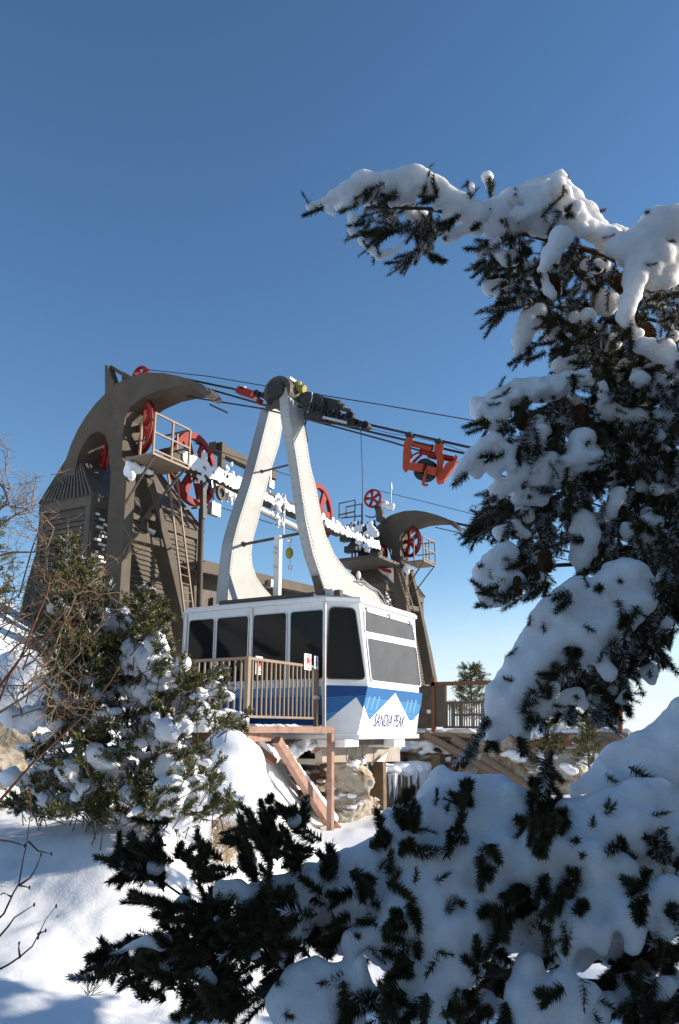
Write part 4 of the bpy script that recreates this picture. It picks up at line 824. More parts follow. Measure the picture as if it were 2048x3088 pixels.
# ------------------------------------------------------------------ vegetation helpers
def needle_mesh(name, mat, parent, shoots, L, n, w_, twig=0.0, kind='stuff', seed=0, spread=(62, 26), L_jit=.25):
    """evergreen shoots [(base, tip)] with single needles all round"""
    g = np.random.default_rng(seed); A = np.array([tuple(s[0]) for s in shoots]); B = np.array([tuple(s[1]) for s in shoots]); m = len(A)
    ax = B - A; ln = np.linalg.norm(ax, axis=1, keepdims=True); ax = ax / ln
    ref = np.where(np.abs(ax[:, 2:3]) < .9, np.array([[0, 0, 1.]]), np.array([[1., 0, 0]])); u = np.cross(ax, ref); u /= np.linalg.norm(u, axis=1, keepdims=True); v = np.cross(ax, u)
    t = np.tile((np.arange(n) + .5) / n, (m, 1)) + g.normal(size=(m, n)) * .02; ph = np.arange(n)[None] * 2.39996 + g.uniform(0, 6.28, (m, 1)) + g.normal(size=(m, n)) * .3
    th = np.radians(spread[0] + (spread[1] - spread[0]) * t ** 2 + g.normal(size=(m, n)) * 7)
    rad = u[:, None] * np.cos(ph)[..., None] + v[:, None] * np.sin(ph)[..., None]
    d = ax[:, None] * np.cos(th)[..., None] + rad * np.sin(th)[..., None]; d[..., 2] += .10; d /= np.linalg.norm(d, axis=2, keepdims=True)
    bend = (u * g.normal(size=(m, 1)) + v * g.normal(size=(m, 1))) * ln * .13
    p = A[:, None] + (ax * ln)[:, None] * t[..., None] + bend[:, None] * (t ** 2)[..., None]; q = p + d * (L * (1 + g.uniform(-L_jit, L_jit, (m, n))) * (1 - .25 * t))[..., None]
    sd = np.cross(d, g.normal(size=(m, n, 3))); sd /= np.linalg.norm(sd, axis=2, keepdims=True); sd *= w_ / 2
    K = 3 if n >= 60 else 5          # plain blades where there are very many
    if K == 3: V = np.stack([p - sd, p + sd, q], 2).reshape(-1, 3)
    else: mid = p + (q - p) * .6; V = np.stack([p - sd * .6, p + sd * .6, mid + sd, q, mid - sd], 2).reshape(-1, 3)
    N = m * n; off = np.array(origin(parent)) if parent is not None else np.zeros(3)
    me = bpy.data.meshes.new(name); k = np.arange(N) * K
    me.vertices.add(N * K); me.vertices.foreach_set('co', (V - off).ravel()); me.loops.add(N * K); me.loops.foreach_set('vertex_index', (k[:, None] + np.arange(K)[None]).ravel().astype(np.int32))
    me.polygons.add(N); me.polygons.foreach_set('loop_start', k.astype(np.int32)); me.polygons.foreach_set('loop_total', np.full(N, K, np.int32)); me.update(calc_edges=True)
    me.materials.append(M[mat]); o = bpy.data.objects.new(name, me); COL.objects.link(o); o.parent = parent; tag(o, kind=kind)
    return o
def in_poly(x, y, poly):
    c = False; j = len(poly) - 1
    for i in range(len(poly)):
        xi, yi = poly[i]; xj, yj = poly[j]
        if (yi > y) != (yj > y) and x < (xj - xi) * (y - yi) / (yj - yi) + xi: c = not c
        j = i
    return c
def scatter(poly, n, g):
    xs, ys = [p[0] for p in poly], [p[1] for p in poly]; o = []
    while len(o) < n:
        x, y = g.uniform(min(xs), max(xs)), g.uniform(min(ys), max(ys))
        if in_poly(x, y, poly): o.append((x, y))
    return o
def twigs(name, mat, parent, lines, kind=None, n=5):
    b = MB()
    for pts, r in lines: b.tube(pts, [max(.0012, r * (1 - .75 * i / (len(pts) - 1))) for i in range(len(pts))], n)
    return b.build(name, mat, parent, smooth=True, kind=kind, recalc=False)

# ------------------------------------------------------------------ the fir bush at the left
g = np.random.default_rng(5)
fb = P(*zL(640, 2150), d=7.2)
fir = thing('fir_tree', fb, 'bushy green fir with white snow clumps, in front of the nearer tower', 'tree')
FD = 7.2
sil = [(395, 440), (430, 420), (455, 470), (480, 560), (520, 600), (560, 600), (590, 680), (640, 730), (640, 800), (720, 860), (770, 780), (790, 770), (810, 830), (860, 740), (880, 720), (900, 780), (960, 830), (1000, 900), (960, 980), (1020, 1090), (1040, 1150), (1120, 1180), (1180, 1230), (1330, 1210), (1340, 1330), (1330, 1440), (1440, 1470), (1430, 1550), (1300, 1560), (1180, 1600), (1240, 1720), (1310, 1770), (1300, 1860), (1250, 2000), (1400, 1950), (1470, 1950), (1390, 2050), (1250, 2090), (1130, 2140), (1100, 2090), (1000, 2120), (930, 2060), (860, 2120), (800, 2150), (700, 2110), (560, 2120), (480, 2060), (380, 2080), (250, 2100), (130, 2040), (40, 2040), (100, 1900), (250, 1830), (150, 1700), (250, 1620), (350, 1560), (260, 1400), (240, 1280), (330, 1220), (230, 1080), (200, 1000), (290, 900), (300, 800), (310, 650), (330, 560), (330, 470)]
def fd(x, y): return FD + .12 * math.sin(x * .011) + .1 * math.sin(y * .013 + x * .004)
stems = [[(650, 2150), (560, 1800), (470, 1300), (420, 800), (400, 440)], [(680, 2150), (720, 1700), (780, 1300), (850, 950), (880, 740)], [(690, 2150), (900, 1700), (1050, 1620), (1220, 1560), (1420, 1500)], [(700, 2150), (950, 2000), (1150, 2050), (1450, 1960)], [(640, 2150), (450, 1950), (250, 1980), (60, 2000)], [(690, 2140), (850, 1750), (1000, 1400), (1150, 1250), (1320, 1230)], [(640, 2100), (500, 1850), (330, 1620), (180, 1690)], [(600, 1900), (430, 1500), (250, 1300)], [(700, 2150), (820, 1900), (1100, 1850), (1290, 1800)], [(460, 1250), (330, 1050), (220, 1020)], [(440, 950), (560, 800), (630, 740)]]
twigs('trunk', 'bark', fir, [([P(*zL(*q), d=FD + .1) for q in s], .035 - .002 * i) for i, s in enumerate(stems)])
shoots = []; lines = []
seg = [(Vector((*s[i], 0)), Vector((*s[i + 1], 0))) for s in stems for i in range(len(s) - 1)]
for (x, y) in scatter(sil, 1750, g):
    dens = mnoise.noise((x * .006, y * .009, 3.0)) + mnoise.noise((x * .018, y * .03, 8.0)) * .7
    if y > 1250 and dens < (.12 if y < 1850 else -.2) and g.random() < .85: continue
    if y <= 1250 and dens < -.35 and g.random() < .5: continue
    # a spray of short shoots growing outwards from the nearest stem and curling up
    best = None
    for a, c in seg:
        ab = c - a; t = max(0, min(1, (Vector((x, y, 0)) - a).dot(ab) / ab.length_squared)); q = a + ab * t; dd = (q - Vector((x, y, 0))).length
        if best is None or dd < best[0]: best = (dd, q, ab)
    out2 = Vector((x, y, 0)) - best[1]; out2 = out2.normalized() if out2.length > 4 else Vector((g.normal(), g.normal(), 0)).normalized()
    dpt = fd(x, y) + g.normal() * .28; c_ = P(*zL(x, y), d=dpt)
    along = best[2].normalized() * .6
    dv = RT * (out2.x * .7 + along.x + g.normal() * .35) + UPZ * (-out2.y * .35 - along.y * .5 + .45 + g.normal() * .2) - FH * g.uniform(-.4, .8)
    dv.normalize(); ln = g.uniform(.10, .2)
    tip = c_ + dv * ln * .5; bs = c_ - dv * ln * .5; shoots.append((bs, tip)); lines.append(([bs - dv * ln * .8 - UPZ * .02, bs, tip], .006))
    for k in range(3):
        sv = (dv + Vector(g.normal(size=3)) * .6 + UPZ * .25).normalized(); s0 = bs.lerp(tip, g.uniform(.1, .7)); shoots.append((s0, s0 + sv * ln * g.uniform(.4, .7)))
needle_mesh('crown', 'needle2', fir, shoots, .042, 34, .0075, seed=2)
twigs('twigs', 'bark', fir, lines, kind='stuff', n=3)
sn = [(330, 850, 42), (345, 830, 30), (630, 900, 50), (690, 930, 65), (720, 885, 50), (740, 950, 45), (600, 960, 40), (270, 1040, 36), (325, 1030, 30), (910, 1050, 52), (925, 1030, 40), (970, 1090, 25), (770, 1080, 46), (740, 1160, 38), (820, 1130, 60), (880, 1165, 65), (840, 1220, 45), (960, 1215, 78), (1000, 1240, 50), (1080, 1180, 45), (1055, 1195, 40), (850, 1330, 66), (790, 1335, 50), (880, 1390, 42), (700, 1335, 36), (560, 1370, 42), (610, 1360, 34), (500, 1385, 25), (175, 1500, 66), (240, 1490, 56), (340, 1530, 55), (130, 1520, 50), (1000, 1570, 66), (1080, 1540, 56), (1180, 1470, 66), (1200, 1530, 54), (960, 1590, 40), (920, 1500, 30), (860, 1500, 30), (400, 1810, 56), (360, 1820, 36), (600, 1760, 62), (680, 1780, 70), (560, 1700, 50), (850, 1640, 34), (990, 1770, 56), (960, 1810, 46), (1040, 1790, 40), (1100, 1830, 46), (1010, 1930, 82), (1000, 2010, 66), (1060, 2090, 58), (980, 1960, 50), (1150, 1910, 66), (1180, 1970, 48), (680, 1870, 46), (760, 1960, 56), (500, 1930, 46), (450, 1960, 30), (270, 1980, 46), (1240, 1990, 24), (70, 1490, 60), (60, 1850, 50), (130, 1860, 40)]
balls = []
for x, y, r in sn:
    rr = r * .5102 / 2389 * FD; c_ = P(*zL(x, y), d=fd(x, y) - .22); balls.append((c_, rr * 1.15, (1, 1, .95)))
    for k in range(3): balls.append((c_ + Vector(g.normal(size=3)) * rr * .45 + FH * .1, rr * g.uniform(.4, .7)))
lumps(balls, .016, 'snow', 'snow', fir, noise=.035, nscale=.08, smooth=4)
balls = []
for (x, y) in scatter([q for q in sil if q[1] > 700] + [(300, 800)], 290, g):
    dens = mnoise.noise((x * .006, y * .009, 3.0)) + mnoise.noise((x * .018, y * .03, 8.0)) * .7
    if dens > (.12 if y > 1250 else -.25) and g.random() < .85: continue
    r = g.uniform(17, 50) * (1 if y > 1200 else .6) * .5102 / 2389 * FD; c_ = P(*zL(x, y), d=fd(x, y) + .03 + g.normal() * .15); a = g.uniform(-.6, .3)
    for k in range(4):
        t = (k - 1.5) * .8; balls.append((c_ + RT * t * r * math.cos(a) + UPZ * t * r * math.sin(a), r * g.uniform(.6, 1.0), (1.2, 1.2, .6)))
lumps(balls, .016, 'snow_pads', 'snow', fir, noise=.04, nscale=.06, smooth=2, kind='stuff')
fk = [shoots[k] for k in g.choice(len(shoots), 1500, replace=False)]
needle_mesh('frosted_needles', 'frost', fir, fk, .040, 14, .008, seed=77)

# snow mound in front of the platform
mb_ = []
for (x, y, r, d_) in ((690, 2320, 110, 10.2), (660, 2400, 150, 10.1), (700, 2450, 140, 10.1), (620, 2440, 150, 10.2), (725, 2530, 105, 10.0), (660, 2560, 170, 10.1), (560, 2480, 150, 10.4), (685, 2262, 70, 10.3), (480, 2450, 140, 10.8), (860, 2640, 120, 10.6), (960, 2640, 100, 11.0)):
    mb_.append((P(x, y, d=d_), r / 2389 * d_))
mo = lumps(mb_, .05, 'snow_mound', 'snow', None, noise=.05, nscale=.5, smooth=14); tag(mo, 'big smooth peaked snow mound beside the near platform beams', 'snow mound')
mo2 = lumps([(P(*zL(x, y), d=9.6), r * .51 / 2389 * 9.6) for x, y, r in ((60, 1230, 130), (200, 1240, 110), (130, 1350, 150), (300, 1350, 120), (60, 1400, 160), (220, 1450, 130), (400, 1450, 120))], .05, 'snow_bank', 'snow', None, noise=.08, nscale=.4, smooth=8)
tag(mo2, 'uneven snow bank behind the bare shrub at the far left', 'snow bank')
for i, (x, y, r, d_, lab) in enumerate(((30, 1640, .42, 8.6, 'brown rock half buried in snow at the far left'), (10, 1800, .3, 8.3, 'small brown rock below the other one at the far left'))):
    o = rockmesh(P(*zL(x, y), d=d_), r, 71 + i, (1, 1, .9)).build('rock', 'rock', None); tag(o, lab, 'rock')

# dry grass tuft and wall light patches of brush
dg_ = thing('dry_bush', P(690, 2640, d=8.4), 'dry tan grassy bush poking out of the snow below the fir', 'bush')
sh = []
for k in range(150):
    x, y = g.uniform(635, 725), g.uniform(2500, 2620); c_ = P(x, y, d=8.4 + g.uniform(-.2, .3)); dv = Vector((g.normal() * .5, g.normal() * .5, 1)).normalized(); sh.append((c_, c_ + dv * g.uniform(.06, .14)))
needle_mesh('blades', 'grass', dg_, sh, .09, 14, .004, seed=4, spread=(50, 20))
twigs('stem', 'twig', dg_, [([P(640, 2600, d=8.4), P(760, 2500, d=8.3), P(800, 2450, d=8.3)], .006), ([P(650, 2620, d=8.4), P(690, 2500, d=8.3), P(700, 2470, d=8.3)], .006)])

# bare deciduous shrub at the left edge
shr = thing('bare_shrub', P(20, 2500, d=6.4), 'leafless tan shrub with tangled crooked twigs at the left edge', 'shrub')
lines = []
def grow(p, v, L, r, depth, g):
    pts = [p]; n = 5
    for i in range(n):
        v = (v + Vector(g.normal(size=3)) * .30 + UPZ * .04).normalized(); p = p + v * L / n; pts.append(p)
        if depth > 0 and g.random() < .8:
            sv = (v + Vector(g.normal(size=3)) * .9).normalized(); grow(p, sv, L * g.uniform(.45, .75), r * .6, depth - 1, g)
    lines.append((pts, r))
for k in range(24):
    x, y = g.uniform(-180, 280), g.uniform(900, 1500); p = P(*zL(x, y), d=6.6 + g.uniform(-.5, .6)); v = (RT * g.uniform(-.2, .7) + UPZ * g.uniform(.3, 1) - FH * g.uniform(-.3, .3)).normalized()
    grow(p, v, g.uniform(.45, .8), .009, 3, g)
for q in ([(-60, 420), (20, 350), (90, 300), (160, 270), (195, 190)], [(-50, 60), (20, 140), (60, 250), (110, 300), (200, 280)], [(-80, 560), (80, 520), (200, 520), (280, 490), (320, 380)], [(-40, 300), (30, 240), (60, 150), (30, 40)]):
    pts = [P(*zL(*c), d=6.6) for c in q]; lines.append((pts, .011))
    for p in pts[1:]: grow(p, (RT * g.uniform(-.5, 1) + UPZ * g.uniform(-.2, 1)).normalized(), .3, .006, 2, g)
twigs('branches', 'twig', shr, lines, n=4, kind='stuff')
wands = thing('thin_saplings', P(-40, 2600, d=5.5), 'few long thin reddish wands leaning right across the fir', 'sapling')
for k, q in enumerate(([(-20, 2010), (200, 1760), (480, 1500), (650, 1290), (710, 1190)], [(-30, 1350), (120, 1150), (200, 950), (280, 760), (300, 650)], [(-20, 1480), (200, 1340), (380, 1210), (480, 1110)], [(-20, 1440), (60, 1240), (170, 1080), (330, 980), (470, 870)])):
    twigs('stem', 'redtwig' if k != 2 else 'twig', wands, [([P(*zL(*c), d=5.6) for c in q], .010)])
tw = thing('bare_twig', P(-30, 3000, d=3.2), 'small bare twigs with buds at the lower left over the snow', 'twig')
for q in ([(-20, 920), (40, 890), (100, 850), (170, 790), (210, 715), (240, 650), (295, 580)], [(-20, 760), (40, 690), (75, 640), (130, 605), (180, 572)], [(0, 640), (20, 620), (70, 510), (100, 460), (120, 340), (140, 250), (160, 90), (160, -20)], [(100, 470), (160, 430), (190, 380), (215, 310)], [(200, 725), (240, 708)], [(105, 850), (98, 800), (100, 775)], [(150, 240), (200, 290), (270, 305)], [(210, 717), (200, 745)], [(-10, 230), (60, 240), (130, 262)], [(60, 530), (20, 510), (-20, 530)], [(100, 470), (155, 482)]):
    pts = [P(*zE(*c), d=3.3 + .1 * math.sin(c[0])) for c in q]; twigs('stem', 'redtwig', tw, [(pts, .0045)]); part('bud', 'redtwig', tw, lambda b: b.ball(pts[-1], .006, 1, (.7, .7, 1.4)))
tf = thing('grass_tuft', P(*zE(470, 1060), d=4.6), 'tiny dark grass tuft sticking out of the snow near the bottom', 'grass tuft')
needle_mesh('blades', 'twig', tf, [(P(*zE(470 + g.normal() * 8, 1060), d=4.6), P(*zE(470 + g.normal() * 16, 1030), d=4.6)) for _ in range(5)], .09, 5, .004, seed=9)
tw2 = thing('bare_twig', P(*zE(780, 1090), d=4.2), 'forked brown twig lying on the snow near the bottom', 'twig')
for q in ([(775, 1090), (830, 1030), (880, 1020), (910, 990)], [(830, 1035), (850, 1000)], [(765, 1088), (758, 1040)], [(745, 1090), (740, 1050)]):
    twigs('stem', 'twig', tw2, [([P(*zE(*c), d=4.2) for c in q], .004)])

# small conifers further off
def small_tree(name, base, h, r, label, n=60, seed=0, L=.06, lean=0.0, gap=.5, ww=.012, nn=22):
    gg = np.random.default_rng(seed); t = thing(name, base, label, 'tree'); base = Vector(base); top = base + UPZ * h + RT * lean
    twigs('trunk', 'bark', t, [([base, base.lerp(top, .5), top], .03 * h / 1.5)]); sh = []; ln = []
    for k in range(n):
        f = gg.uniform(.12, 1) ** .9; a = gg.uniform(0, 6.28); rad = r * (1 - f * .85) * gg.uniform(.5, 1.15); c_ = base.lerp(top, f); tip = c_ + Vector((math.cos(a), math.sin(a), .35)) * rad; ln.append(([c_, tip], .012))
        for j in range(4):
            s0 = c_.lerp(tip, gg.uniform(.35, 1)); sh.append((s0, s0 + (Vector((math.cos(a), math.sin(a), .6)) + Vector(gg.normal(size=3)) * .6).normalized() * L * 2.2))
    sh.append((top - UPZ * L, top + UPZ * L)); needle_mesh('crown', 'needle2', t, sh, L, nn, ww, seed=seed); twigs('twigs', 'bark', t, ln, n=3, kind='stuff'); return t
small_tree('pine_tree', fp(430, 520, 2), 1.75, 1.2, 'loose dark pine behind the far railing, right of the farther tower', 90, 1, .09)
small_tree('fir_sapling', P(*zp(940, 960), d=7.5), 1.0, .22, 'thin dark fir sapling in front of the streaked cliff rock', 46, 2, .035, lean=.1, ww=.006)
small_tree('fir_sapling', P(*zp(1245, 840), d=13), .95, .3, 'small lit fir sapling beside the hazy blue valley', 40, 3, .06, ww=.01)
small_tree('fir_sapling', fp(1385, 545, .6), .75, .3, 'tiny fir sapling on the end of the far platform', 24, 4, .06)
small_tree('fir_tree', gp(-5.2, 10.8), 2.6, 1.1, 'dark fir half hidden behind the bare shrub at the left edge', 120, 6, .06)
# ------------------------------------------------------------------ near spruces heavy with snow (right side and bottom)
g = np.random.default_rng(11)
def caps(zmf, sc, d, pts, g, jit=.25):
    """balls along a traced polyline of (x, y, radius)"""
    o = []
    for i, (x, y, r) in enumerate(pts):
        rr = r * sc / 2389 * d * 1.14; o.append((P(*zmf(x, y), d=d + rr * .55), rr))
        if i:
            x0, y0, r0 = pts[i - 1]; m = int(math.hypot(x - x0, y - y0) / (max(r, r0) * .55))
            if m < 7:
                for k in range(1, m):
                    t = k / m; rk = (r0 + (r - r0) * t) * sc / 2389 * d; o.append((P(*zmf(x0 + (x - x0) * t, y0 + (y - y0) * t), d=d + rk * .5), rk * (1 + .06 * math.sin(k * 2.3 + x))))
    return o
def fillsnow(zmf, sc, d, poly, r, n, g, back=.5, jit=.04):
    """balls packed into a traced patch of snow"""
    o = []; t = 0
    while len(o) < n and t < n * 30:
        t += 1; (x, y), = scatter(poly, 1, g); rr = r * g.uniform(.7, 1.1)
        if all(in_poly(x + rr * .8 * math.cos(a), y + rr * .8 * math.sin(a), poly) for a in np.linspace(0, 6.28, 8)[:-1]):
            q = rr * sc / 2389 * d; o.append((P(*zmf(x, y), d=d + q * back + g.uniform(-jit, jit)), q))
    return o
def bough(tree, branch_lines, snow, darks, explicit, d0, seed, cones=(), dens=1.0, fill=.5, frost=.45, pokes=45, L=.0195, mat='needle', voxel=.0065, nz=.008, ns=.06, nn=210, sl=(75, 130)):
    gg = np.random.default_rng(seed); part_ = twigs('bough', 'bark', tree, [([q * (1 + .05 / q.length) for q in l], r * .65) for l, r in branch_lines], n=7)
    balls = [b for c in snow for b in c]
    for zmf, sc, poly, dr, step in darks:      # snow lodged between the shoots
        area = abs(sum(poly[i - 1][0] * poly[i][1] - poly[i][0] * poly[i - 1][1] for i in range(len(poly)))) / 2 * sc * sc
        r_ = min(34, .26 * math.sqrt(area)); balls += fillsnow(zmf, sc, d0 + .03, poly, r_ / sc, int(area / (r_ * r_ * 3.2) * fill) if area > 3000 else 0, gg, .8, .03)
    # small hanging knobs so that the snow edge is uneven
    sb = lumps(balls, voxel, 'snow', 'snow_near', part_, noise=nz, nscale=ns, smooth=6)
    # crumbly surface: fine noise pushed along the normals
    vn = [(v.co.copy(), v.normal.copy()) for v in sb.data.vertices]
    for v, (q, n_) in zip(sb.data.vertices, vn):
        e = mnoise.noise(q * 34) * .5 + mnoise.noise(q * 80) * .3; e2 = max(0.0, mnoise.noise(q * 14) - .12); v.co = q + n_ * (.0045 * e - .022 * e2 + .0)
    ob = origin(part_); bvh = BVHTree.FromPolygons([v.co + ob for v in sb.data.vertices], [list(p.vertices) for p in sb.data.polygons])
    def base(q, extra=0.0):
        r = ray(*q).normalized(); hit = bvh.ray_cast(Vector((0, 0, 0)), r)
        d = hit[0].dot(FH) if hit[0] is not None else d0 + gg.uniform(-.02, .14)
        return P(*q, d=d - .012 + extra), hit[0] is not None
    sh = []; core = []
    for zmf, sc, poly, dr, step in darks:
        area = abs(sum(poly[i - 1][0] * poly[i][1] - poly[i][0] * poly[i - 1][1] for i in range(len(poly)))) / 2 * sc * sc
        n = int(area / (step * step) * dens * .72 + .5)
        for (x, y) in scatter(poly, max(1, n), gg):
            q = zmf(x, y); p, hit = base(q, gg.uniform(-.02, .03)); ln = gg.uniform(*sl) / 2389 * d0
            v = RT * (dr[0] + gg.normal() * .45) + UPZ * (-dr[1] + gg.normal() * .40) - FH * gg.uniform(-.1, .75); v.normalize()
            sh.append((p - v * ln * .5, p + v * ln * .5)); core.append(([(p - v * ln * .55) * 1.012, p, p + v * ln * .4], .0024))
            for k in range(gg.integers(0, 3)):      # side shoots forking off
                s0 = p + v * ln * gg.uniform(-.3, .2); v3 = (v * .75 + Vector(gg.normal(size=3)) * .5).normalized(); sh.append((s0, s0 + v3 * ln * gg.uniform(.35, .6)))
            if not hit:
                for k in range(2):
                    v2 = (v + Vector(gg.normal(size=3)) * .5).normalized(); p2 = p * (1 + gg.uniform(.015, .08)) + Vector(gg.normal(size=3)) * .02; sh.append((p2 - v2 * ln * .5, p2 + v2 * ln * .5))
    for zmf, sc, lst in explicit:
        for (xa, ya, xb, yb) in lst:
            (a, h1), (c, h2) = base(zmf(xa, ya)), base(zmf(xb, yb)); da = min(a.dot(FH), c.dot(FH) + .03)
            a, c = P(*zmf(xa, ya), d=da), P(*zmf(xb, yb), d=da - .015); sh.append((a, c)); core.append(([a + (c - a) * .1 + FH * .01, a.lerp(c, .5), c], .0026))
            L_ = (c - a).length
            if L_ > .09:
                for k in range(3):
                    s0 = a.lerp(c, gg.uniform(.1, .6)); sh.append((s0, s0 + ((c - a).normalized() + Vector(gg.normal(size=3)) * .35).normalized() * L_ * .5))
    # short tips poking out of the snow
    pl = [f for f in sb.data.polygons if f.normal.dot(FW) < -.15]; tips = []
    for k in gg.choice(len(pl), min(pokes, len(pl)), replace=False):
        c_ = pl[k].center + ob; v = (pl[k].normal + Vector(gg.normal(size=3)) * .8 - UPZ * .3).normalized(); q = gg.uniform(.015, .045); tips.append((c_ - v * .008, c_ + v * q))
    if tips: needle_mesh('needle_tips', mat, part_, tips, L * .8, 60, .0022, seed=seed + 20, spread=(60, 24))
    needle_mesh('needles', mat, part_, sh, L, nn, .0023, seed=seed, spread=(66, 30)); print('SHOOTS', len(sh), 'snow faces', len(sb.data.polygons))
    twigs('twigs', 'bark', part_, core, kind='stuff', n=4)
    # hoar frost on a share of the shoots
    fk = [sh[k] for k in gg.choice(len(sh), int(len(sh) * frost), replace=False)]
    if fk: needle_mesh('frosted_needles', 'frost', part_, fk, L * 1.02, 46, .0026, seed=seed + 50, spread=(70, 34))
    for zmf, (x, y, ln, r, ang) in cones:
        ln, r = ln * .76, r * .74; p, _ = base(zmf(x, y), -.015); ax = (UPZ * -math.cos(ang) + RT * math.sin(ang)).normalized(); m = MB(); n = 13
        u = ax.orthogonal().normalized(); v = ax.cross(u)
        m.tube([p + ax * ln * (t - .5) for t in np.linspace(0, 1, 7)], [r * .75 * math.sin(math.pi * (.12 + .83 * t)) for t in np.linspace(0, 1, 7)], 8)
        for i in range(n):
            for k in range(8):
                t = (i + .5) / n; a = k * math.pi / 4 + i * .39; dd = u * math.cos(a) + v * math.sin(a); rr = r * math.sin(math.pi * (.14 + .80 * t)); c_ = p + ax * ln * (t - .5) + dd * rr * .72; tn = ax.cross(dd)
                m.hexa([c_ - tn * r * .3, c_ + tn * r * .3, c_ + tn * r * .3 + dd * r * .1, c_ - tn * r * .3 + dd * r * .1, c_ - tn * r * .14 + ax * ln * .075 + dd * r * .28, c_ + tn * r * .14 + ax * ln * .075 + dd * r * .28, c_ + tn * r * .14 + ax * ln * .075 + dd * r * .38, c_ - tn * r * .14 + ax * ln * .075 + dd * r * .38])
        m.build('pine_cone', 'cone', part_, recalc=False)
    return part_
sA, sB, sC, sD, sE = 1168 / 1568, 748 / 1568, 748 / 1568, 1248 / 1568, 900 / 1568
tb = P(2750, 2600, d=2.7); tb = RT * 1.75 + FH * 2.7 + UPZ * -1.7
spruce = thing('spruce_tree', tb, 'near spruce with hanging snow laden boughs and brown cones filling the right side', 'tree')
trunk = lambda z: RT * 1.72 + FH * 2.65 + UPZ * z
twigs('trunk', 'bark', spruce, [([trunk(-1.7), trunk(-.5), trunk(.6), trunk(1.5), trunk(2.1)], .13)], n=12)

# top bough
d = 2.1
c = lambda pts, dd=2.1, f=zA, s=sA: caps(f, s, dd, pts, g)
snow = [c([(72, 230, 20), (110, 225, 24), (170, 195, 38), (225, 170, 48), (285, 140, 60), (390, 132, 56), (500, 115, 60), (590, 160, 56), (680, 212, 46), (760, 255, 48)], 2.02),
        c([(150, 240, 24), (170, 262, 14)], 2.0), c([(245, 270, 26), (240, 325, 22), (240, 345, 12)], 2.0), c([(280, 370, 22), (310, 395, 20), (355, 432, 22), (420, 408, 18), (440, 395, 16)], 2.04), c([(430, 190, 46), (480, 190, 40), (650, 260, 44)], 2.06),
        c([(620, 362, 22), (650, 345, 34), (700, 330, 34), (745, 325, 32)], 2.06), c([(790, 112, 28), (795, 150, 18)], 2.08), c([(725, 145, 18), (730, 165, 18)], 2.1),
        c([(820, 262, 72), (900, 222, 76), (990, 190, 80), (1075, 148, 60), (1085, 105, 26), (1130, 210, 62), (1190, 268, 60), (1230, 328, 60), (1285, 365, 60)], 2.12), c([(790, 330, 36), (850, 330, 40), (1000, 268, 50)], 2.1),
        c([(1090, 360, 55), (1050, 420, 46), (1020, 480, 26)], 1.96), c([(1010, 490, 20), (1040, 570, 26), (1060, 595, 18)], 2.06), c([(800, 400, 30), (760, 430, 24), (830, 390, 36)], 2.04), c([(800, 560, 34), (840, 560, 46)], 2.2),
        c([(1300, 330, 40), (1350, 345, 34)], 2.2), c([(1480, 310, 88), (1550, 300, 80), (1620, 320, 80), (1420, 375, 80), (1350, 400, 66), (1480, 440, 80), (1400, 490, 66), (1370, 600, 46), (1350, 680, 42), (1395, 745, 32)], 2.0),
        c([(1460, 530, 50), (1520, 520, 50), (1560, 420, 60)], 2.02), c([(1270, 620, 60), (1240, 590, 40)], 2.2), c([(960, 700, 52), (930, 770, 42), (905, 820, 26), (1000, 660, 40)], 2.14), c([(1090, 880, 40), (1160, 860, 40)], 2.16)]
snow += [fillsnow(zA, sA, 2.07, [(75, 205), (180, 150), (290, 88), (400, 84), (510, 64), (600, 108), (760, 198), (850, 176), (1080, 86), (1130, 158), (1270, 298), (1370, 318), (1470, 240), (1600, 230), (1600, 500), (1400, 660), (1330, 560), (1280, 430), (1100, 340), (1000, 310), (900, 300), (760, 340), (640, 310), (560, 215), (440, 220), (280, 210), (170, 228)], 44, 130, g), fillsnow(zA, sA, 2.05, [(85, 235), (180, 165), (290, 95), (400, 90), (510, 70), (600, 115), (700, 190), (760, 290), (700, 340), (600, 270), (520, 235), (440, 250), (300, 235), (180, 262)], 34, 60, g), fillsnow(zA, sA, 2.1, [(760, 270), (850, 190), (1080, 95), (1200, 260), (1290, 340), (1260, 400), (1100, 330), (1020, 400), (900, 300), (780, 340)], 46, 46, g)]
dk = [(zA, sA, [(285, 165), (420, 175), (440, 230), (500, 215), (560, 180), (600, 230), (640, 260), (600, 330), (540, 400), (500, 390), (440, 300), (380, 290), (300, 330), (270, 300), (330, 240)], (-.8, .45), 34),
      (zA, sA, [(750, 330), (860, 290), (900, 350), (1000, 420), (1030, 520), (960, 600), (860, 560), (800, 500), (735, 460)], (-.6, .6), 33), (zA, sA, [(1040, 220), (1110, 230), (1100, 320), (1040, 330)], (.1, -.6), 40),
      (zA, sA, [(1090, 430), (1200, 390), (1290, 420), (1340, 520), (1300, 560), (1240, 580), (1180, 520), (1110, 480)], (-.4, .7), 36), (zA, sA, [(1020, 680), (1130, 610), (1260, 640), (1280, 760), (1200, 850), (1120, 820), (1020, 760)], (-.6, .5), 34),
      (zA, sA, [(1270, 700), (1360, 690), (1390, 780), (1390, 900), (1300, 980), (1200, 940), (1190, 860)], (-.3, .8), 34), (zA, sA, [(1420, 580), (1568, 545), (1590, 680), (1500, 700), (1430, 640)], (-.4, .6), 36), (zA, sA, [(260, 180), (330, 160), (420, 170), (400, 210), (280, 235)], (-.8, .3), 36)]
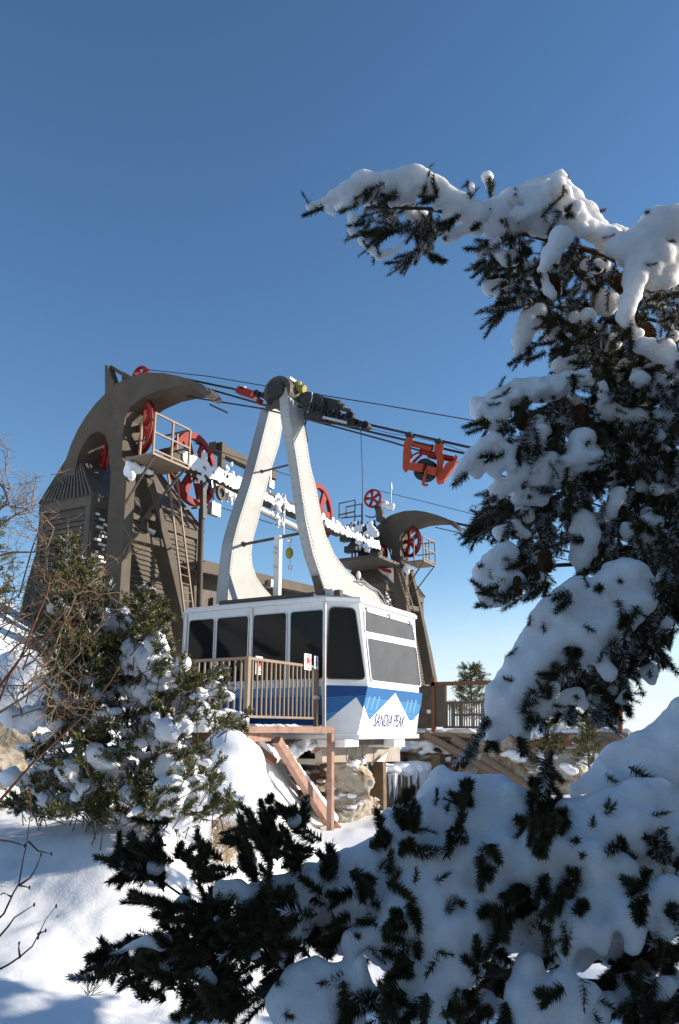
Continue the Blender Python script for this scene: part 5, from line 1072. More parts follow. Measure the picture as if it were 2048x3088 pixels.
ex = [(zA, sA, [(535, 185, 548, 95), (590, 185, 560, 120), (130, 232, 45, 275), (275, 222, 190, 248), (480, 315, 268, 375), (470, 300, 285, 335), (510, 290, 290, 360), (525, 400, 412, 500), (540, 380, 430, 480), (520, 400, 612, 455), (300, 290, 230, 330), (680, 265, 600, 330), (600, 270, 530, 390), (800, 110, 800, 185), (815, 130, 800, 195), (760, 300, 735, 330), (1000, 600, 800, 640), (980, 622, 765, 690), (960, 590, 760, 650), (930, 600, 800, 690), (990, 790, 892, 865), (1030, 820, 955, 865), (1060, 780, 980, 800), (1105, 250, 1155, 215), (1110, 260, 1140, 280), (790, 450, 728, 470), (800, 470, 740, 505), (1440, 660, 1400, 720), (1200, 850, 1130, 960)])]
cn = [(zA, (1062, 548, .10, .026, .15)), (zA, (1318, 535, .10, .027, .25)), (zA, (1250, 510, .09, .024, -.1)), (zA, (1445, 745, .09, .027, .2)), (zA, (1000, 520, .08, .02, .1))]
bl = [([trunk(.95), P(*zA(1560, 560), d=2.35), P(*zA(1250, 420), d=2.2), P(*zA(900, 330), d=2.12), P(*zA(560, 240), d=2.06), P(*zA(300, 235), d=2.02)], .022), ([P(*zA(1500, 560), d=2.35), P(*zA(1300, 640), d=2.25), P(*zA(1000, 640), d=2.1)], .012), ([P(*zA(560, 250), d=2.08), P(*zA(520, 380), d=2.02), P(*zA(430, 490), d=2.0)], .006)]
bough(spruce, bl, snow, dk, ex, 2.1, 101, cn)

# middle boughs
c = lambda pts, dd=2.0: caps(zB, sB, dd, pts, g)
snow = [c([(292, 245, 50), (320, 300, 70), (430, 220, 98), (540, 185, 100), (645, 168, 92), (750, 150, 88), (860, 110, 68), (960, 80, 58)], 2.02), c([(370, 370, 60), (450, 310, 60), (330, 330, 50)], 1.98),
        c([(150, 748, 36), (165, 715, 42), (205, 650, 52), (275, 570, 60), (340, 515, 62), (400, 480, 60)], 1.9), c([(280, 660, 50), (290, 690, 38)], 1.92), c([(400, 650, 58), (410, 690, 36), (350, 620, 40)], 1.92), c([(480, 540, 66), (470, 600, 62), (520, 640, 44)], 1.9),
        c([(700, 340, 55), (670, 410, 60), (690, 480, 44)], 2.0), c([(770, 600, 72), (700, 640, 54)], 1.98), c([(960, 480, 90), (940, 570, 80), (1020, 590, 80)], 1.96), c([(420, 800, 56), (520, 740, 62), (600, 670, 56), (390, 860, 36)], 1.94), c([(620, 830, 60), (560, 850, 50), (700, 850, 50), (720, 700, 60)], 1.97),
        c([(430, 1060, 46), (540, 1040, 66), (600, 1060, 46)], 1.96), c([(1100, 270, 62), (1180, 330, 72), (1300, 330, 64), (1400, 350, 50)], 2.1), c([(1080, 120, 36), (1090, 190, 40), (1095, 225, 24)], 2.06), c([(960, 980, 70), (950, 1100, 82), (930, 1220, 62), (1010, 1080, 64), (955, 1290, 50)], 1.98),
        c([(1150, 1310, 72), (1250, 1280, 72)], 1.9), c([(1140, 730, 36), (1180, 670, 26), (1205, 640, 14)], 2.15), c([(1190, 820, 52), (1130, 940, 46)], 2.0), c([(1400, 1000, 70), (1230, 1040, 50), (1350, 1120, 60)], 1.98), c([(1320, 60, 60), (1420, 110, 56), (1500, 60, 50), (1380, 170, 40)], 2.1), c([(1400, 460, 60), (1300, 560, 40), (1480, 560, 50)], 2.12), c([(1450, 700, 40), (1500, 760, 60)], 2.05), c([(1480, 1100, 60), (1560, 1150, 70), (1440, 1250, 50)], 1.95), c([(1080, 640, 50)], 2.05), c([(860, 760, 40), (900, 830, 40)], 1.98), c([(1560, -10, 80), (1460, -90, 90), (1330, -120, 60)], 2.0), c([(1600, 200, 60)], 2.1)]
snow += [fillsnow(zB, sB, 2.0, q_, r_, n_, g) for q_, r_, n_ in (([(240, 345), (290, 235), (400, 145), (520, 90), (750, 65), (900, 5), (1000, 30), (950, 150), (880, 200), (760, 210), (640, 240), (540, 290), (480, 380), (340, 400), (380, 500), (320, 590), (220, 710), (125, 780), (115, 740), (180, 620), (260, 500), (330, 430)], 46, 60), ([(420, 560), (560, 470), (620, 420), (740, 320), (760, 420), (720, 560), (620, 600), (520, 670), (480, 650)], 48, 24), ([(560, 700), (880, 480), (1060, 430), (1080, 600), (940, 720), (820, 790), (640, 850), (350, 880), (400, 790)], 52, 46), ([(840, 980), (1080, 930), (1080, 1150), (990, 1300), (920, 1290), (840, 1130)], 52, 26), ([(260, 1300), (330, 1180), (420, 1140), (560, 1100), (600, 1180), (510, 1260), (520, 1363), (270, 1363)], 55, 24), ([(1040, 1363), (1100, 1260), (1300, 1230), (1420, 1363)], 48, 14), ([(440, 960), (620, 960), (640, 1090), (430, 1110)], 40, 10))]
dk = [(zB, sB, [(560, 420), (660, 400), (720, 470), (640, 560), (560, 600), (530, 520)], (-.5, .8), 30), (zB, sB, [(720, 200), (860, 210), (900, 320), (880, 420), (760, 420), (730, 320)], (-.4, .8), 30), (zB, sB, [(340, 850), (450, 850), (600, 870), (750, 900), (760, 1000), (640, 1010), (520, 1000), (400, 1030), (270, 1120), (240, 1100), (260, 1010), (350, 950)], (-.85, .45), 28),
      (zB, sB, [(860, 650), (980, 660), (1020, 800), (1000, 930), (900, 940), (770, 870), (860, 780)], (-.4, .8), 30), (zB, sB, [(1000, 540), (1200, 500), (1240, 600), (1100, 700), (1010, 650)], (-.5, .6), 30), (zB, sB, [(1150, 0), (1600, -40), (1620, 900), (1320, 860), (1230, 640), (1240, 560), (1180, 480), (1300, 300), (1180, 240)], (-.4, .7), 31),
      (zB, sB, [(640, 1020), (790, 1050), (830, 1190), (700, 1270), (560, 1260), (520, 1210), (600, 1130)], (-.4, .7), 30), (zB, sB, [(1060, 900), (1240, 880), (1280, 1000), (1200, 1260), (1080, 1230)], (-.2, .8), 30), (zB, sB, [(1290, 860), (1600, 900), (1600, 1380), (1420, 1340), (1330, 1250), (1300, 1100)], (-.3, .8), 34), (zB, sB, [(850, 200), (1000, 180), (1130, 420), (1100, 500), (960, 440), (890, 400)], (-.3, .8), 32), (zB, sB, [(560, 720), (700, 700), (740, 800), (620, 830), (560, 790)], (-.2, .3), 34), (zB, sB, [(330, 560), (420, 560), (420, 640), (330, 620)], (-.6, .6), 40)]
ex = [(zB, sB, [(350, 345, 225, 400), (370, 385, 240, 430), (380, 370, 260, 370), (500, 370, 355, 480), (480, 395, 345, 465), (510, 400, 400, 500), (610, 200, 550, 340), (640, 235, 510, 295), (600, 300, 520, 360), (800, 230, 790, 340), (620, 430, 545, 600), (650, 530, 600, 670), (640, 560, 590, 650), (790, 460, 775, 600), (840, 500, 815, 610), (760, 480, 720, 570), (350, 950, 215, 1140), (330, 1010, 225, 1160), (380, 960, 260, 1050), (450, 1000, 400, 1120), (500, 990, 480, 1120), (970, 1110, 845, 1105), (950, 1115, 860, 1090), (560, 540, 545, 640), (230, 690, 150, 760), (420, 840, 345, 870), (830, 1050, 820, 1200), (1000, 900, 960, 980), (1500, 560, 1560, 640), (540, 420, 440, 400), (900, 60, 930, 170), (600, 1180, 510, 1250), (620, 1220, 560, 1290)])]
cn = [(zB, (568, 335, .085, .026, .1)), (zB, (945, 335, .10, .026, .1))]
bl = [([trunk(.55), P(*zB(1568, 300), d=2.3), P(*zB(1100, 260), d=2.15), P(*zB(700, 300), d=2.06), P(*zB(360, 400), d=2.0), P(*zB(160, 740), d=1.96)], .02), ([trunk(.4), P(*zB(1568, 600), d=2.25), P(*zB(1000, 760), d=2.06), P(*zB(600, 900), d=2.0), P(*zB(260, 1100), d=1.98)], .018), ([trunk(.3), P(*zB(1500, 1000), d=2.2), P(*zB(1100, 1050), d=2.05), P(*zB(760, 1150), d=2.0), P(*zB(540, 1240), d=1.98)], .014)]
bough(spruce, bl, snow, dk, ex, 2.02, 102, cn)

# long drooping bough with the big snow trail
c = lambda pts, dd=1.85: caps(zC, sC, dd, pts, g)
snow = [c([(310, 215, 58), (332, 140, 74), (400, 80, 80), (470, 40, 80), (540, 90, 60)], 1.92), c([(345, 280, 58), (340, 330, 42), (420, 340, 44), (450, 200, 70), (520, 180, 46)], 1.9), c([(650, 235, 38), (680, 190, 40), (610, 290, 24)], 1.96),
        c([(960, 240, 60), (900, 255, 80), (840, 335, 90), (765, 400, 90), (705, 475, 88), (660, 560, 84), (600, 640, 80), (545, 740, 80), (488, 840, 88), (435, 920, 90), (412, 1000, 74), (425, 1080, 78)], 1.84), c([(500, 1000, 100), (560, 920, 104), (620, 830, 104), (700, 720, 110), (800, 600, 118), (880, 500, 116), (960, 420, 116), (1060, 330, 124), (1150, 250, 124), (1250, 200, 124), (1330, 260, 112)], 1.82),
        c([(1350, 350, 90), (1260, 380, 112), (1180, 460, 112), (1080, 540, 110), (1000, 620, 96), (940, 560, 96)], 1.8), c([(1060, 690, 66), (1130, 600, 74)], 1.8), c([(402, 1150, 56), (390, 1225, 42), (440, 1150, 56)], 1.84), c([(510, 1090, 70), (580, 1140, 56), (584, 1210, 48), (560, 1060, 66)], 1.84),
        c([(850, 830, 30)], 1.74), c([(785, 880, 38), (725, 955, 54), (690, 1035, 52), (745, 930, 44)], 1.8), c([(860, 950, 54), (860, 1035, 46)], 1.84), c([(930, 930, 46), (965, 1000, 36)], 1.84), c([(1060, 1020, 38), (1030, 960, 40)], 1.86), c([(1130, 800, 56), (1100, 760, 50)], 1.78), c([(1250, 530, 34), (1240, 600, 24)], 1.76), c([(1380, 790, 56), (1392, 855, 30)], 1.84), c([(1230, 920, 30), (1190, 980, 26)], 1.84), c([(1235, 1010, 30)], 1.84), c([(330, 1130, 24), (350, 1150, 30)], 1.9), c([(1500, 480, 40), (1420, 560, 36)], 1.84), c([(760, 1050, 34), (780, 1000, 36)], 1.84)]
snow += [fillsnow(zC, sC, 1.84, [(340, 1000), (360, 900), (500, 780), (600, 570), (700, 360), (860, 240), (1000, 190), (1060, 110), (1300, 100), (1440, 280), (1440, 430), (1280, 450), (1190, 470), (1200, 620), (1130, 660), (1080, 740), (940, 790), (820, 750), (700, 830), (650, 960), (630, 1050), (640, 1130), (600, 1250), (530, 1250), (520, 1130), (440, 1170), (425, 1270), (350, 1260), (350, 1130)], 80, 110, g, .9)]
dk = [(zC, sC, [(700, 860), (690, 820), (760, 755), (850, 740), (940, 780), (920, 850), (880, 900), (800, 840), (740, 890), (690, 890)], (-.7, .5), 27), (zC, sC, [(1190, 440), (1280, 440), (1440, 430), (1600, 300), (1600, 460), (1470, 510), (1440, 620), (1440, 720), (1300, 790), (1230, 830), (1140, 720), (1150, 640), (1210, 580)], (-.2, .9), 26), (zC, sC, [(930, 850), (1090, 840), (1200, 830), (1230, 880), (1150, 1000), (1080, 1060), (1000, 1010), (930, 940)], (0, .9), 27),
      (zC, sC, [(600, 960), (640, 980), (690, 1090), (790, 1100), (800, 960), (760, 980), (650, 1030)], (-.6, .5), 27), (zC, sC, [(310, 240), (400, 235), (410, 275), (330, 290)], (-.5, .5), 30), (zC, sC, [(500, 40), (640, 30), (700, 120), (620, 240), (540, 260), (500, 120)], (-.5, .7), 30), (zC, sC, [(850, 640), (900, 620), (920, 720), (850, 740)], (-.2, .8), 30), (zC, sC, [(1420, 60), (1600, 0), (1600, 320), (1480, 360), (1400, 260)], (-.3, .8), 28), (zC, sC, [(950, 130), (1020, 80), (1060, 150), (980, 220)], (-.4, .7), 30), (zC, sC, [(440, 230), (560, 200), (560, 300), (440, 320)], (-.4, .6), 34)]
ex = [(zC, sC, [(890, 300, 785, 395), (870, 285, 780, 345), (880, 320, 800, 400), (1250, 430, 1185, 490), (1240, 440, 1210, 500), (430, 250, 320, 280), (470, 340, 290, 370), (680, 270, 590, 330), (720, 230, 640, 320), (740, 220, 720, 310), (540, 290, 480, 320), (640, 1060, 595, 1140), (360, 1080, 330, 1140), (320, 1180, 200, 1340), (300, 1230, 170, 1380), (340, 1130, 250, 1290), (280, 1260, 220, 1390), (560, 1200, 570, 1315), (575, 1210, 600, 1290), (400, 1230, 410, 1290), (380, 1230, 360, 1285), (1100, 1000, 1165, 1085), (1060, 1030, 1080, 1130), (1040, 1030, 1020, 1110), (1140, 960, 1150, 1070), (1220, 930, 1260, 950), (1230, 1000, 1260, 1060), (1180, 990, 1170, 1070), (1420, 590, 1480, 740), (1450, 560, 1490, 600), (1440, 680, 1470, 750), (1080, 250, 1050, 270), (930, 640, 920, 700), (860, 630, 885, 720), (900, 1000, 860, 1110), (820, 1050, 780, 1110), (600, 990, 640, 970), (700, 1090, 620, 1110), (660, 1110, 600, 1140), (920, 1030, 900, 1110)])]
cn = [(zC, (735, 85, .075, .018, .1)), (zC, (655, 160, .05, .015, .5)), (zC, (705, 70, .05, .014, .3)), (zC, (550, 240, .06, .017, .1)), (zC, (612, 152, .05, .016, -.6)), (zC, (700, 110, .045, .012, .2))]
bl = [([trunk(.15), P(*zC(1568, 120), d=2.15), P(*zC(1250, 330), d=2.0), P(*zC(950, 560), d=1.93), P(*zC(650, 800), d=1.9), P(*zC(430, 1060), d=1.88), P(*zC(330, 1180), d=1.88), P(*zC(175, 1375), d=1.86)], .02), ([P(*zC(1450, 200), d=2.1), P(*zC(1300, 600), d=1.95), P(*zC(1100, 900), d=1.9), P(*zC(1060, 1050), d=1.88)], .012), ([P(*zC(1100, 100), d=2.05), P(*zC(700, 120), d=1.97), P(*zC(480, 200), d=1.95), P(*zC(330, 330), d=1.95)], .010)]
bough(spruce, bl, snow, dk, ex, 1.88, 103, cn)

inner = [(zA, sA, [(800, 380), (1100, 400), (1300, 440), (1600, 450), (1600, 1090), (1260, 1090), (1180, 1000), (1190, 900), (1060, 840), (1000, 760), (980, 650), (860, 560)], (-.4, .7), 40), (zB, sB, [(560, 360), (900, 160), (1200, 60), (1600, 0), (1600, 1363), (1080, 1363), (1020, 1200), (840, 1160), (700, 1230), (580, 1220), (520, 1010), (480, 880), (600, 700), (640, 560)], (-.4, .7), 36), (zC, sC, [(1200, 440), (1440, 300), (1600, 250), (1600, 460), (1450, 600), (1410, 720), (1260, 800), (1150, 960), (960, 930), (860, 780), (1000, 640)], (-.2, .8), 32)]
bough(spruce, [([trunk(.8), P(*zA(1500, 700), d=2.45), P(*zA(1150, 620), d=2.35)], .02), ([trunk(.3), P(*zB(1500, 700), d=2.45), P(*zB(900, 800), d=2.32)], .02), ([trunk(0), P(*zC(1500, 350), d=2.3), P(*zC(1150, 750), d=2.2)], .02)], [], inner, [], 2.28, 107, fill=.75, frost=.3)
# hidden side of the tree: more boughs round the trunk, outside the picture on the right
def fill_bough(tree, base, direction, ln, seed, r=.13, nsh=60):
    gg = np.random.default_rng(seed); base = Vector(base); dv = Vector(direction).normalized(); sag = lambda t: base + dv * ln * t - UPZ * (.38 * ln * t * t)
    pts = [sag(t) for t in np.linspace(0, 1, 7)]; bp = twigs('bough', 'bark', tree, [(pts, .02)], n=6); sd = dv.cross(UPZ).normalized()
    balls = [(sag(t) + sd * gg.normal() * .12 + UPZ * .07, r * gg.uniform(.6, 1.15) * (1 - .35 * t), (1, 1, .75)) for t in np.linspace(.12, 1, 16) for _ in range(2)]
    lumps(balls, .035, 'snow', 'snow', bp, noise=.03, nscale=.15, smooth=5); sh = []
    for k in range(nsh):
        t = gg.uniform(.15, 1.02); p = sag(t) + sd * gg.normal() * .14 - UPZ * gg.uniform(0, .14); v = (dv + sd * gg.normal() * .8 - UPZ * .5 + Vector(gg.normal(size=3)) * .2).normalized(); sh.append((p, p + v * .1))
    needle_mesh('needles', 'needle', bp, sh, .03, 60, .004, seed=seed)
for k, z in enumerate(np.linspace(-1.25, .55, 15)):
    a = k * 2.4 + .3; v = RT * math.cos(a) + FH * math.sin(a)
    if v.dot(RT) < -.35: v = v - RT * v.dot(RT) * 1.6
    fill_bough(spruce, trunk(z), v, .95 - .15 * z, 300 + k)

# low spruce in the shade along the bottom
lb0 = RT * 1.1 + FH * 1.75 + UPZ * -1.75
low = thing('low_spruce', lb0, 'low spruce in blue shade along the bottom with thick snow pads between dark shoots', 'tree')
tl = lambda z: RT * 1.1 + FH * 1.8 + UPZ * z
twigs('trunk', 'bark', low, [([tl(-1.75), tl(-1.0), tl(-.3), tl(.1)], .07)], n=10)
c = lambda pts, dd=1.6: caps(zC, sC, dd, pts, g)
snow = [c([(1620, 1060, 110), (1560, 1150, 120), (1490, 1240, 140), (1360, 1310, 130), (1210, 1370, 124), (1120, 1425, 96), (1000, 1490, 62), (900, 1540, 44)], 1.62), c([(1620, 1300, 200), (1480, 1420, 170), (1330, 1480, 140), (1180, 1500, 110), (1060, 1540, 70)], 1.58)]
bough(low, [([tl(-.25), P(*zC(1560, 1300), d=1.75), P(*zC(1200, 1450), d=1.7), P(*zC(900, 1560), d=1.68)], .014)], snow, [(zC, sC, [(1380, 1460), (1400, 1460), (1440, 1510), (1420, 1500)], (.4, .7), 30)], [], 1.6, 104, pokes=3)
c = lambda pts, dd=1.5: caps(zD, sD, dd, pts, g)
snow = [c([(672, 128, 46), (645, 195, 66)], 1.56), c([(745, 170, 74), (800, 185, 76), (865, 190, 78), (930, 228, 76), (985, 240, 60)], 1.54), c([(620, 300, 98), (740, 320, 108), (860, 330, 106), (940, 330, 80)], 1.5), c([(560, 400, 88), (650, 450, 108), (780, 450, 104), (900, 420, 96)], 1.46), c([(470, 262, 36), (500, 300, 40), (450, 330, 30)], 1.52), c([(415, 425, 56), (345, 450, 58), (280, 490, 60), (230, 545, 48), (170, 500, 46)], 1.5), c([(420, 520, 70), (330, 600, 70), (400, 610, 60)], 1.46), c([(500, 590, 80), (640, 580, 112), (760, 590, 88), (850, 540, 70)], 1.43), c([(680, 720, 112), (775, 720, 78), (600, 750, 88), (560, 680, 76)], 1.4), c([(640, 860, 90), (720, 840, 76), (560, 870, 70)], 1.38), c([(100, 530, 58), (30, 570, 58), (-40, 600, 60), (170, 520, 44)], 1.46),
        c([(1170, 265, 66), (1240, 245, 76), (1330, 240, 78), (1410, 220, 84), (1490, 215, 84), (1570, 260, 80)], 1.5), c([(1210, 340, 88), (1330, 330, 90), (1450, 320, 88), (1560, 360, 80)], 1.47), c([(1120, 410, 88), (1040, 380, 76), (1000, 460, 78), (1070, 500, 78)], 1.44), c([(1250, 450, 88), (1330, 480, 78), (1290, 560, 76), (1220, 600, 66)], 1.42), c([(1180, 690, 66), (1250, 720, 56), (1275, 790, 36), (1290, 830, 20)], 1.38), c([(1140, 740, 48), (1148, 815, 24)], 1.38), c([(1000, 830, 44), (955, 850, 22)], 1.38), c([(1100, 640, 56), (1150, 650, 50)], 1.4), c([(1380, 640, 66), (1400, 700, 46), (1390, 765, 34)], 1.38), c([(1480, 590, 56), (1540, 560, 56), (1500, 690, 44), (1560, 640, 50)], 1.4), c([(960, 950, 56), (1010, 960, 66), (1000, 1020, 66), (1150, 960, 88), (1210, 1000, 76), (1130, 900, 48), (1230, 930, 44)], 1.36), c([(130, 900, 66), (170, 960, 76), (250, 890, 56), (330, 860, 46)], 1.4), c([(385, 940, 44), (350, 830, 36)], 1.38), c([(110, 1020, 70), (200, 1030, 70), (60, 960, 50)], 1.38), c([(480, 980, 44), (560, 1010, 50), (620, 960, 60)], 1.36), c([(1480, 990, 30), (1530, 900, 30), (1440, 950, 24)], 1.38), c([(860, 700, 50), (880, 640, 40)], 1.42), c([(90, 700, 40), (40, 720, 44), (120, 620, 40)], 1.44), c([(440, 700, 44), (330, 740, 40)], 1.42)]
snow += [fillsnow(zD, sD, 1.52, [(250, 425), (370, 385), (430, 345), (450, 235), (590, 200), (640, 120), (690, 98), (750, 110), (870, 125), (1000, 175), (1060, 250), (1110, 250), (1230, 190), (1400, 160), (1600, 220), (1600, 700), (1300, 860), (1180, 900), (900, 760), (760, 900), (560, 930), (300, 800), (250, 740), (130, 640), (20, 640), (20, 570), (100, 505), (200, 475)], 72, 260, g, .7, .03), fillsnow(zD, sD, 1.42, [(0, 900), (200, 800), (420, 900), (640, 900), (900, 930), (1300, 860), (1568, 800), (1600, 1080), (0, 1080)], 50, 90, g, 1.0, .05)]
dk = [(zD, sD, p_, d_, st_) for p_, d_, st_ in (
    ([(0, 260), (40, 280), (60, 330), (100, 230), (150, 260), (150, 340), (60, 340), (110, 400), (150, 430), (90, 460), (40, 450), (0, 480)], (-.3, -.8), 42), ([(180, 430), (220, 380), (265, 400), (260, 490), (220, 540), (190, 520)], (-.2, -.8), 40), ([(0, 600), (40, 580), (130, 590), (230, 560), (290, 550), (290, 600), (210, 640), (200, 740), (130, 800), (80, 870), (0, 880)], (-.5, .2), 34), ([(430, 230), (500, 210), (530, 130), (600, 150), (560, 190), (580, 260), (540, 330), (480, 390), (430, 370)], (.4, -.5), 40),
    ([(720, 190), (775, 180), (770, 260), (740, 370), (690, 380), (670, 330), (690, 270)], (.2, -.9), 38), ([(1040, 20), (1080, 30), (1110, 130), (1090, 200), (1150, 270), (1110, 320), (1050, 400), (1000, 360), (940, 340), (960, 260), (1000, 190), (1020, 130)], (-.1, .6), 33), ([(450, 440), (530, 440), (520, 520), (470, 560), (420, 580), (440, 500)], (.3, -.7), 40), ([(780, 380), (850, 370), (880, 460), (870, 560), (800, 580), (790, 520), (820, 450)], (-.2, .8), 40),
    ([(360, 640), (450, 620), (560, 620), (580, 740), (530, 760), (550, 860), (480, 920), (440, 880), (460, 780), (380, 720), (230, 760), (260, 700), (330, 690)], (-.6, .4), 38), ([(1280, 380), (1340, 340), (1440, 370), (1568, 380), (1568, 440), (1440, 430), (1320, 430)], (-.4, -.5), 38), ([(1110, 480), (1200, 430), (1260, 470), (1230, 520), (1280, 590), (1210, 620), (1120, 550)], (-.6, .5), 42), ([(850, 620), (900, 570), (1000, 520), (1090, 540), (1080, 640), (1000, 700), (920, 750), (880, 700)], (-.6, .6), 36), ([(1000, 520), (1160, 560), (1150, 700), (1090, 820), (1030, 830), (1110, 720)], (-.2, .8), 40),
    ([(690, 900), (720, 860), (790, 880), (840, 910), (900, 940), (960, 990), (900, 1070), (740, 1060), (690, 980)], (-.5, .6), 36), ([(260, 900), (340, 880), (410, 950), (370, 1010), (300, 1070), (220, 1070), (270, 970)], (-.5, .6), 36), ([(1330, 840), (1400, 760), (1470, 740), (1600, 740), (1600, 1080), (1290, 1080), (1260, 950)], (-.4, .6), 32), ([(760, 800), (810, 780), (830, 830), (860, 900), (800, 890)], (-.4, .6), 40), ([(880, 760), (930, 740), (960, 880), (1000, 870), (1050, 900), (900, 950), (860, 870)], (-.4, .7), 38), ([(1410, 480), (1470, 440), (1560, 520), (1540, 540), (1440, 540), (1410, 560)], (-.6, .5), 42), ([(1380, 560), (1460, 600), (1440, 700), (1560, 760), (1480, 780), (1350, 740)], (-.4, .7), 42), ([(420, 900), (480, 920), (560, 960), (640, 1000), (620, 1070), (380, 1070)], (-.4, .7), 38))]
for (px_, py_), (vx, vy) in zip(scatter([(260, 450), (450, 260), (700, 120), (1000, 200), (1250, 230), (1560, 260), (1560, 1040), (0, 1040), (0, 560)], 26, g), g.uniform(-1, 1, (26, 2))):
    dk.append((zD, sD, [(px_ - 16, py_ - 26), (px_ + 16, py_ - 20), (px_ + 20, py_ + 24), (px_ - 14, py_ + 22)], (vx, -vy), 34))
ex = [(zD, sD, [(560, 330, 585, 240), (540, 300, 570, 210), (470, 360, 430, 300), (440, 300, 420, 250), (720, 360, 770, 190), (700, 370, 740, 260), (1060, 180, 1075, 25), (1040, 140, 1100, 110), (1040, 150, 1010, 130), (1060, 260, 1030, 400), (1100, 250, 1090, 370), (1020, 260, 950, 350), (1150, 280, 1110, 330), (270, 480, 210, 400), (260, 440, 250, 380), (110, 470, 130, 420), (810, 820, 805, 735), (805, 860, 760, 800), (1480, 380, 1500, 340), (540, 680, 470, 700), (320, 640, 240, 700), (300, 700, 230, 750), (520, 820, 545, 870), (850, 370, 880, 440), (1340, 380, 1290, 400), (1000, 540, 940, 600), (1400, 430, 1340, 400)])]
bl = [([tl(-.5), P(*zD(1400, 420), d=1.62), P(*zD(1000, 470), d=1.56), P(*zD(600, 500), d=1.55), P(*zD(200, 640), d=1.52), P(*zD(-200, 760), d=1.5)], .016), ([tl(-.8), P(*zD(1300, 800), d=1.5), P(*zD(900, 860), d=1.48), P(*zD(500, 900), d=1.46), P(*zD(100, 1000), d=1.44)], .014), ([tl(-.9), P(*zD(1400, 900), d=1.5), P(*zD(1100, 880), d=1.45), P(*zD(880, 880), d=1.42)], .008)]
bough(low, bl, snow, dk, ex, 1.48, 105, dens=.85, pokes=70, sl=(55, 95), voxel=.006, nz=.016, ns=.075, L=.0165, nn=330, frost=.12)
# left hand shoots of the low spruce, black against the bright snow
c = lambda pts, dd=1.42: caps(zE, sE, dd, pts, g)
snow = [c([(495, 872, 24), (540, 850, 30), (620, 825, 34), (700, 790, 34), (780, 760, 36), (860, 760, 44)], 1.42), c([(1330, 555, 64), (1250, 480, 44), (1160, 500, 44), (1440, 480, 66), (1540, 440, 60)], 1.46), c([(1300, 800, 66), (1260, 700, 60), (1330, 700, 44)], 1.42), c([(1020, 430, 24), (990, 440, 20)], 1.44), c([(1180, 780, 30), (1140, 640, 34)], 1.42), c([(1050, 920, 34), (1120, 980, 44)], 1.42)]
dk = [(zE, sE, [(650, 400), (670, 340), (760, 250), (840, 230), (850, 310), (900, 330), (990, 250), (950, 370), (1000, 430), (1050, 430), (1060, 260), (1105, 270), (1100, 460), (1060, 500), (1080, 560), (1180, 560), (1150, 700), (1100, 850), (960, 960), (860, 950), (760, 930), (930, 700), (920, 660), (880, 620), (860, 560), (780, 480), (740, 410)], (-.6, -.5), 33), (zE, sE, [(480, 870), (700, 810), (900, 760), (940, 930), (860, 950), (740, 930), (640, 930), (520, 905)], (-.9, .2), 34), (zE, sE, [(970, 900), (1100, 900), (1150, 1080), (1050, 1130), (1000, 1130), (1010, 1050), (970, 1000)], (-.1, .9), 34), (zE, sE, [(1180, 230), (1300, 210), (1390, 110), (1440, 190), (1568, 240), (1568, 420), (1380, 490), (1280, 480), (1230, 340), (1260, 270)], (-.3, -.8), 36), (zE, sE, [(1080, 560), (1400, 540), (1560, 700), (1560, 900), (1380, 860), (1250, 920), (1100, 860)], (-.5, .3), 34), (zE, sE, [(1100, 1030), (1300, 980), (1500, 1000), (1500, 1100), (1250, 1120)], (-.6, .3), 36)]
ex = [(zE, sE, [(890, 575, 665, 515), (880, 590, 680, 545), (870, 565, 690, 510), (870, 900, 470, 895) if False else (620, 870, 468, 890), (740, 860, 560, 890), (860, 840, 700, 890), (960, 900, 640, 935), (760, 440, 645, 385), (740, 400, 660, 380), (830, 330, 825, 230), (780, 330, 765, 250), (960, 340, 1005, 250), (930, 330, 950, 260), (1070, 440, 1090, 250), (1050, 450, 1065, 270), (1420, 240, 1385, 100), (1440, 220, 1420, 130), (1290, 260, 1175, 225), (1290, 240, 1200, 200), (1560, 200, 1545, 60), (940, 720, 840, 690), (900, 640, 820, 625), (880, 790, 830, 720), (1040, 1010, 985, 1145), (1080, 1060, 1000, 1150), (960, 920, 1060, 880)])]
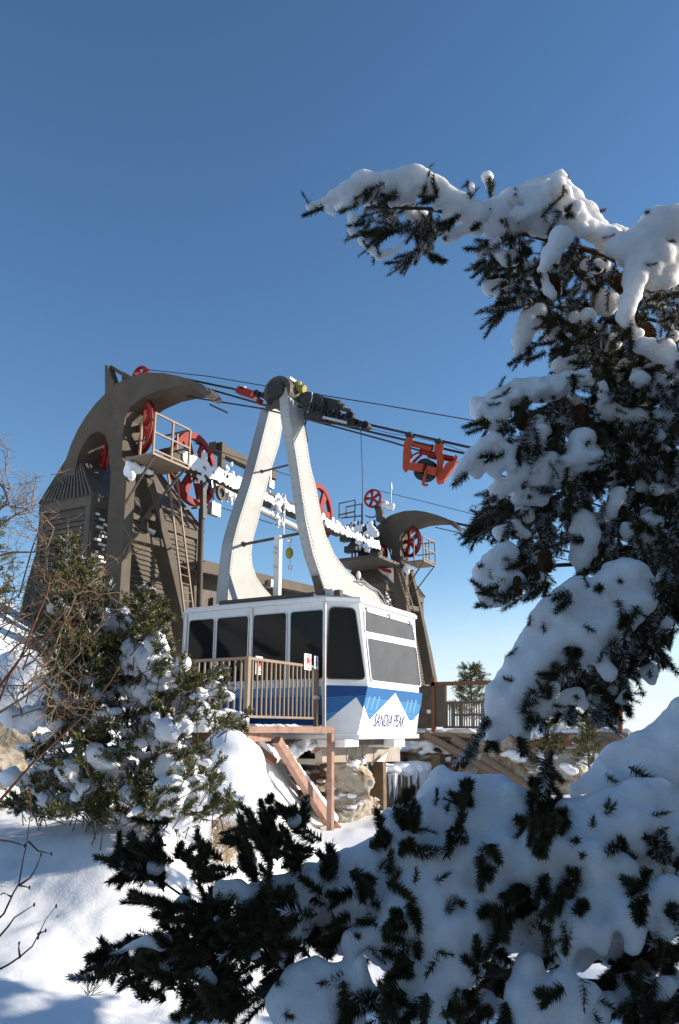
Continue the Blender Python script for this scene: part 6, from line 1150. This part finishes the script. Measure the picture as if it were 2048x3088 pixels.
bl = [([P(*zE(1568, 700), d=1.5), P(*zE(1200, 650), d=1.48), P(*zE(980, 540), d=1.46), P(*zE(780, 400), d=1.45)], .007), ([P(*zE(1500, 900), d=1.48), P(*zE(1100, 800), d=1.46), P(*zE(860, 830), d=1.45), P(*zE(480, 890), d=1.44)], .008), ([P(*zE(1300, 800), d=1.47), P(*zE(1080, 950), d=1.45), P(*zE(1010, 1130), d=1.44)], .006)]
bough(low, bl, snow, dk, ex, 1.46, 106, dens=.75, fill=.3, voxel=.006, nz=.012, L=.0165, nn=330, frost=.03)

# two more snowy spruces just outside the picture on the right; their shadows fall over the near snow
def shade_tree(base, h, label, seed):
    t = thing('spruce_tree', base, label, 'tree', None); b = Vector(base); twigs('trunk', 'bark', t, [([b, b + UPZ * h], .09)], n=8); gg = np.random.default_rng(seed)
    for k in range(14):
        f = (k + .5) / 14; a = k * 2.4; fill_bough(t, b + UPZ * h * (.08 + .9 * f), RT * math.cos(a) + FH * math.sin(a) + UPZ * .1, (1 - f) * 1.1 + .22, seed + k, r=.16 * (1.1 - f * .5), nsh=30)
shade_tree(gp(4.6, 5.8), 2.9, 'snowy spruce standing outside the picture beyond the near spruce', 500)
shade_tree(gp(5.8, 5.8), 3.3, 'second snowy spruce outside the picture, closer to the viewer', 530)

# unseen fir mass behind and right of the viewer, added to block light
gg = np.random.default_rng(9); sh = []
for (s_, d_, h_) in ((-5.5, -4.5, 7), (-2.2, -4.6, 8), (1.2, -4.6, 8), (3.6, -2.8, 7), (4.4, -.4, 6.5), (3.5, 1.2, 3.2), (5.6, .6, 6), (2.7, 1.9, 2.9), (3.0, 2.7, 3.1), (3.5, 3.4, 3.1), (3.1, 3.3, 2.7), (4.3, 4.1, 3.0), (-9.5, -2.5, 7)):
    b = gp(s_, d_, -.1)
    for k in range(420):
        f = gg.uniform(.04, 1) ** 1.1; a = gg.uniform(0, 6.28); rr = h_ * (.26 if h_ > 4 else .42) * (1 - f) * gg.uniform(.35, 1.05) + .05; q = b + UPZ * h_ * f + Vector((math.cos(a), math.sin(a), -.3)) * rr; v = Vector((math.cos(a), math.sin(a), -.15)) + Vector(gg.normal(size=3)) * .4; sh.append((q, q + v.normalized() * .5))
tag(needle_mesh('shade_forest', 'needle2', None, sh, .22, 12, .09, seed=9), 'unseen fir trees behind and right of the viewer, added to shade the near snow', 'shade_forest')
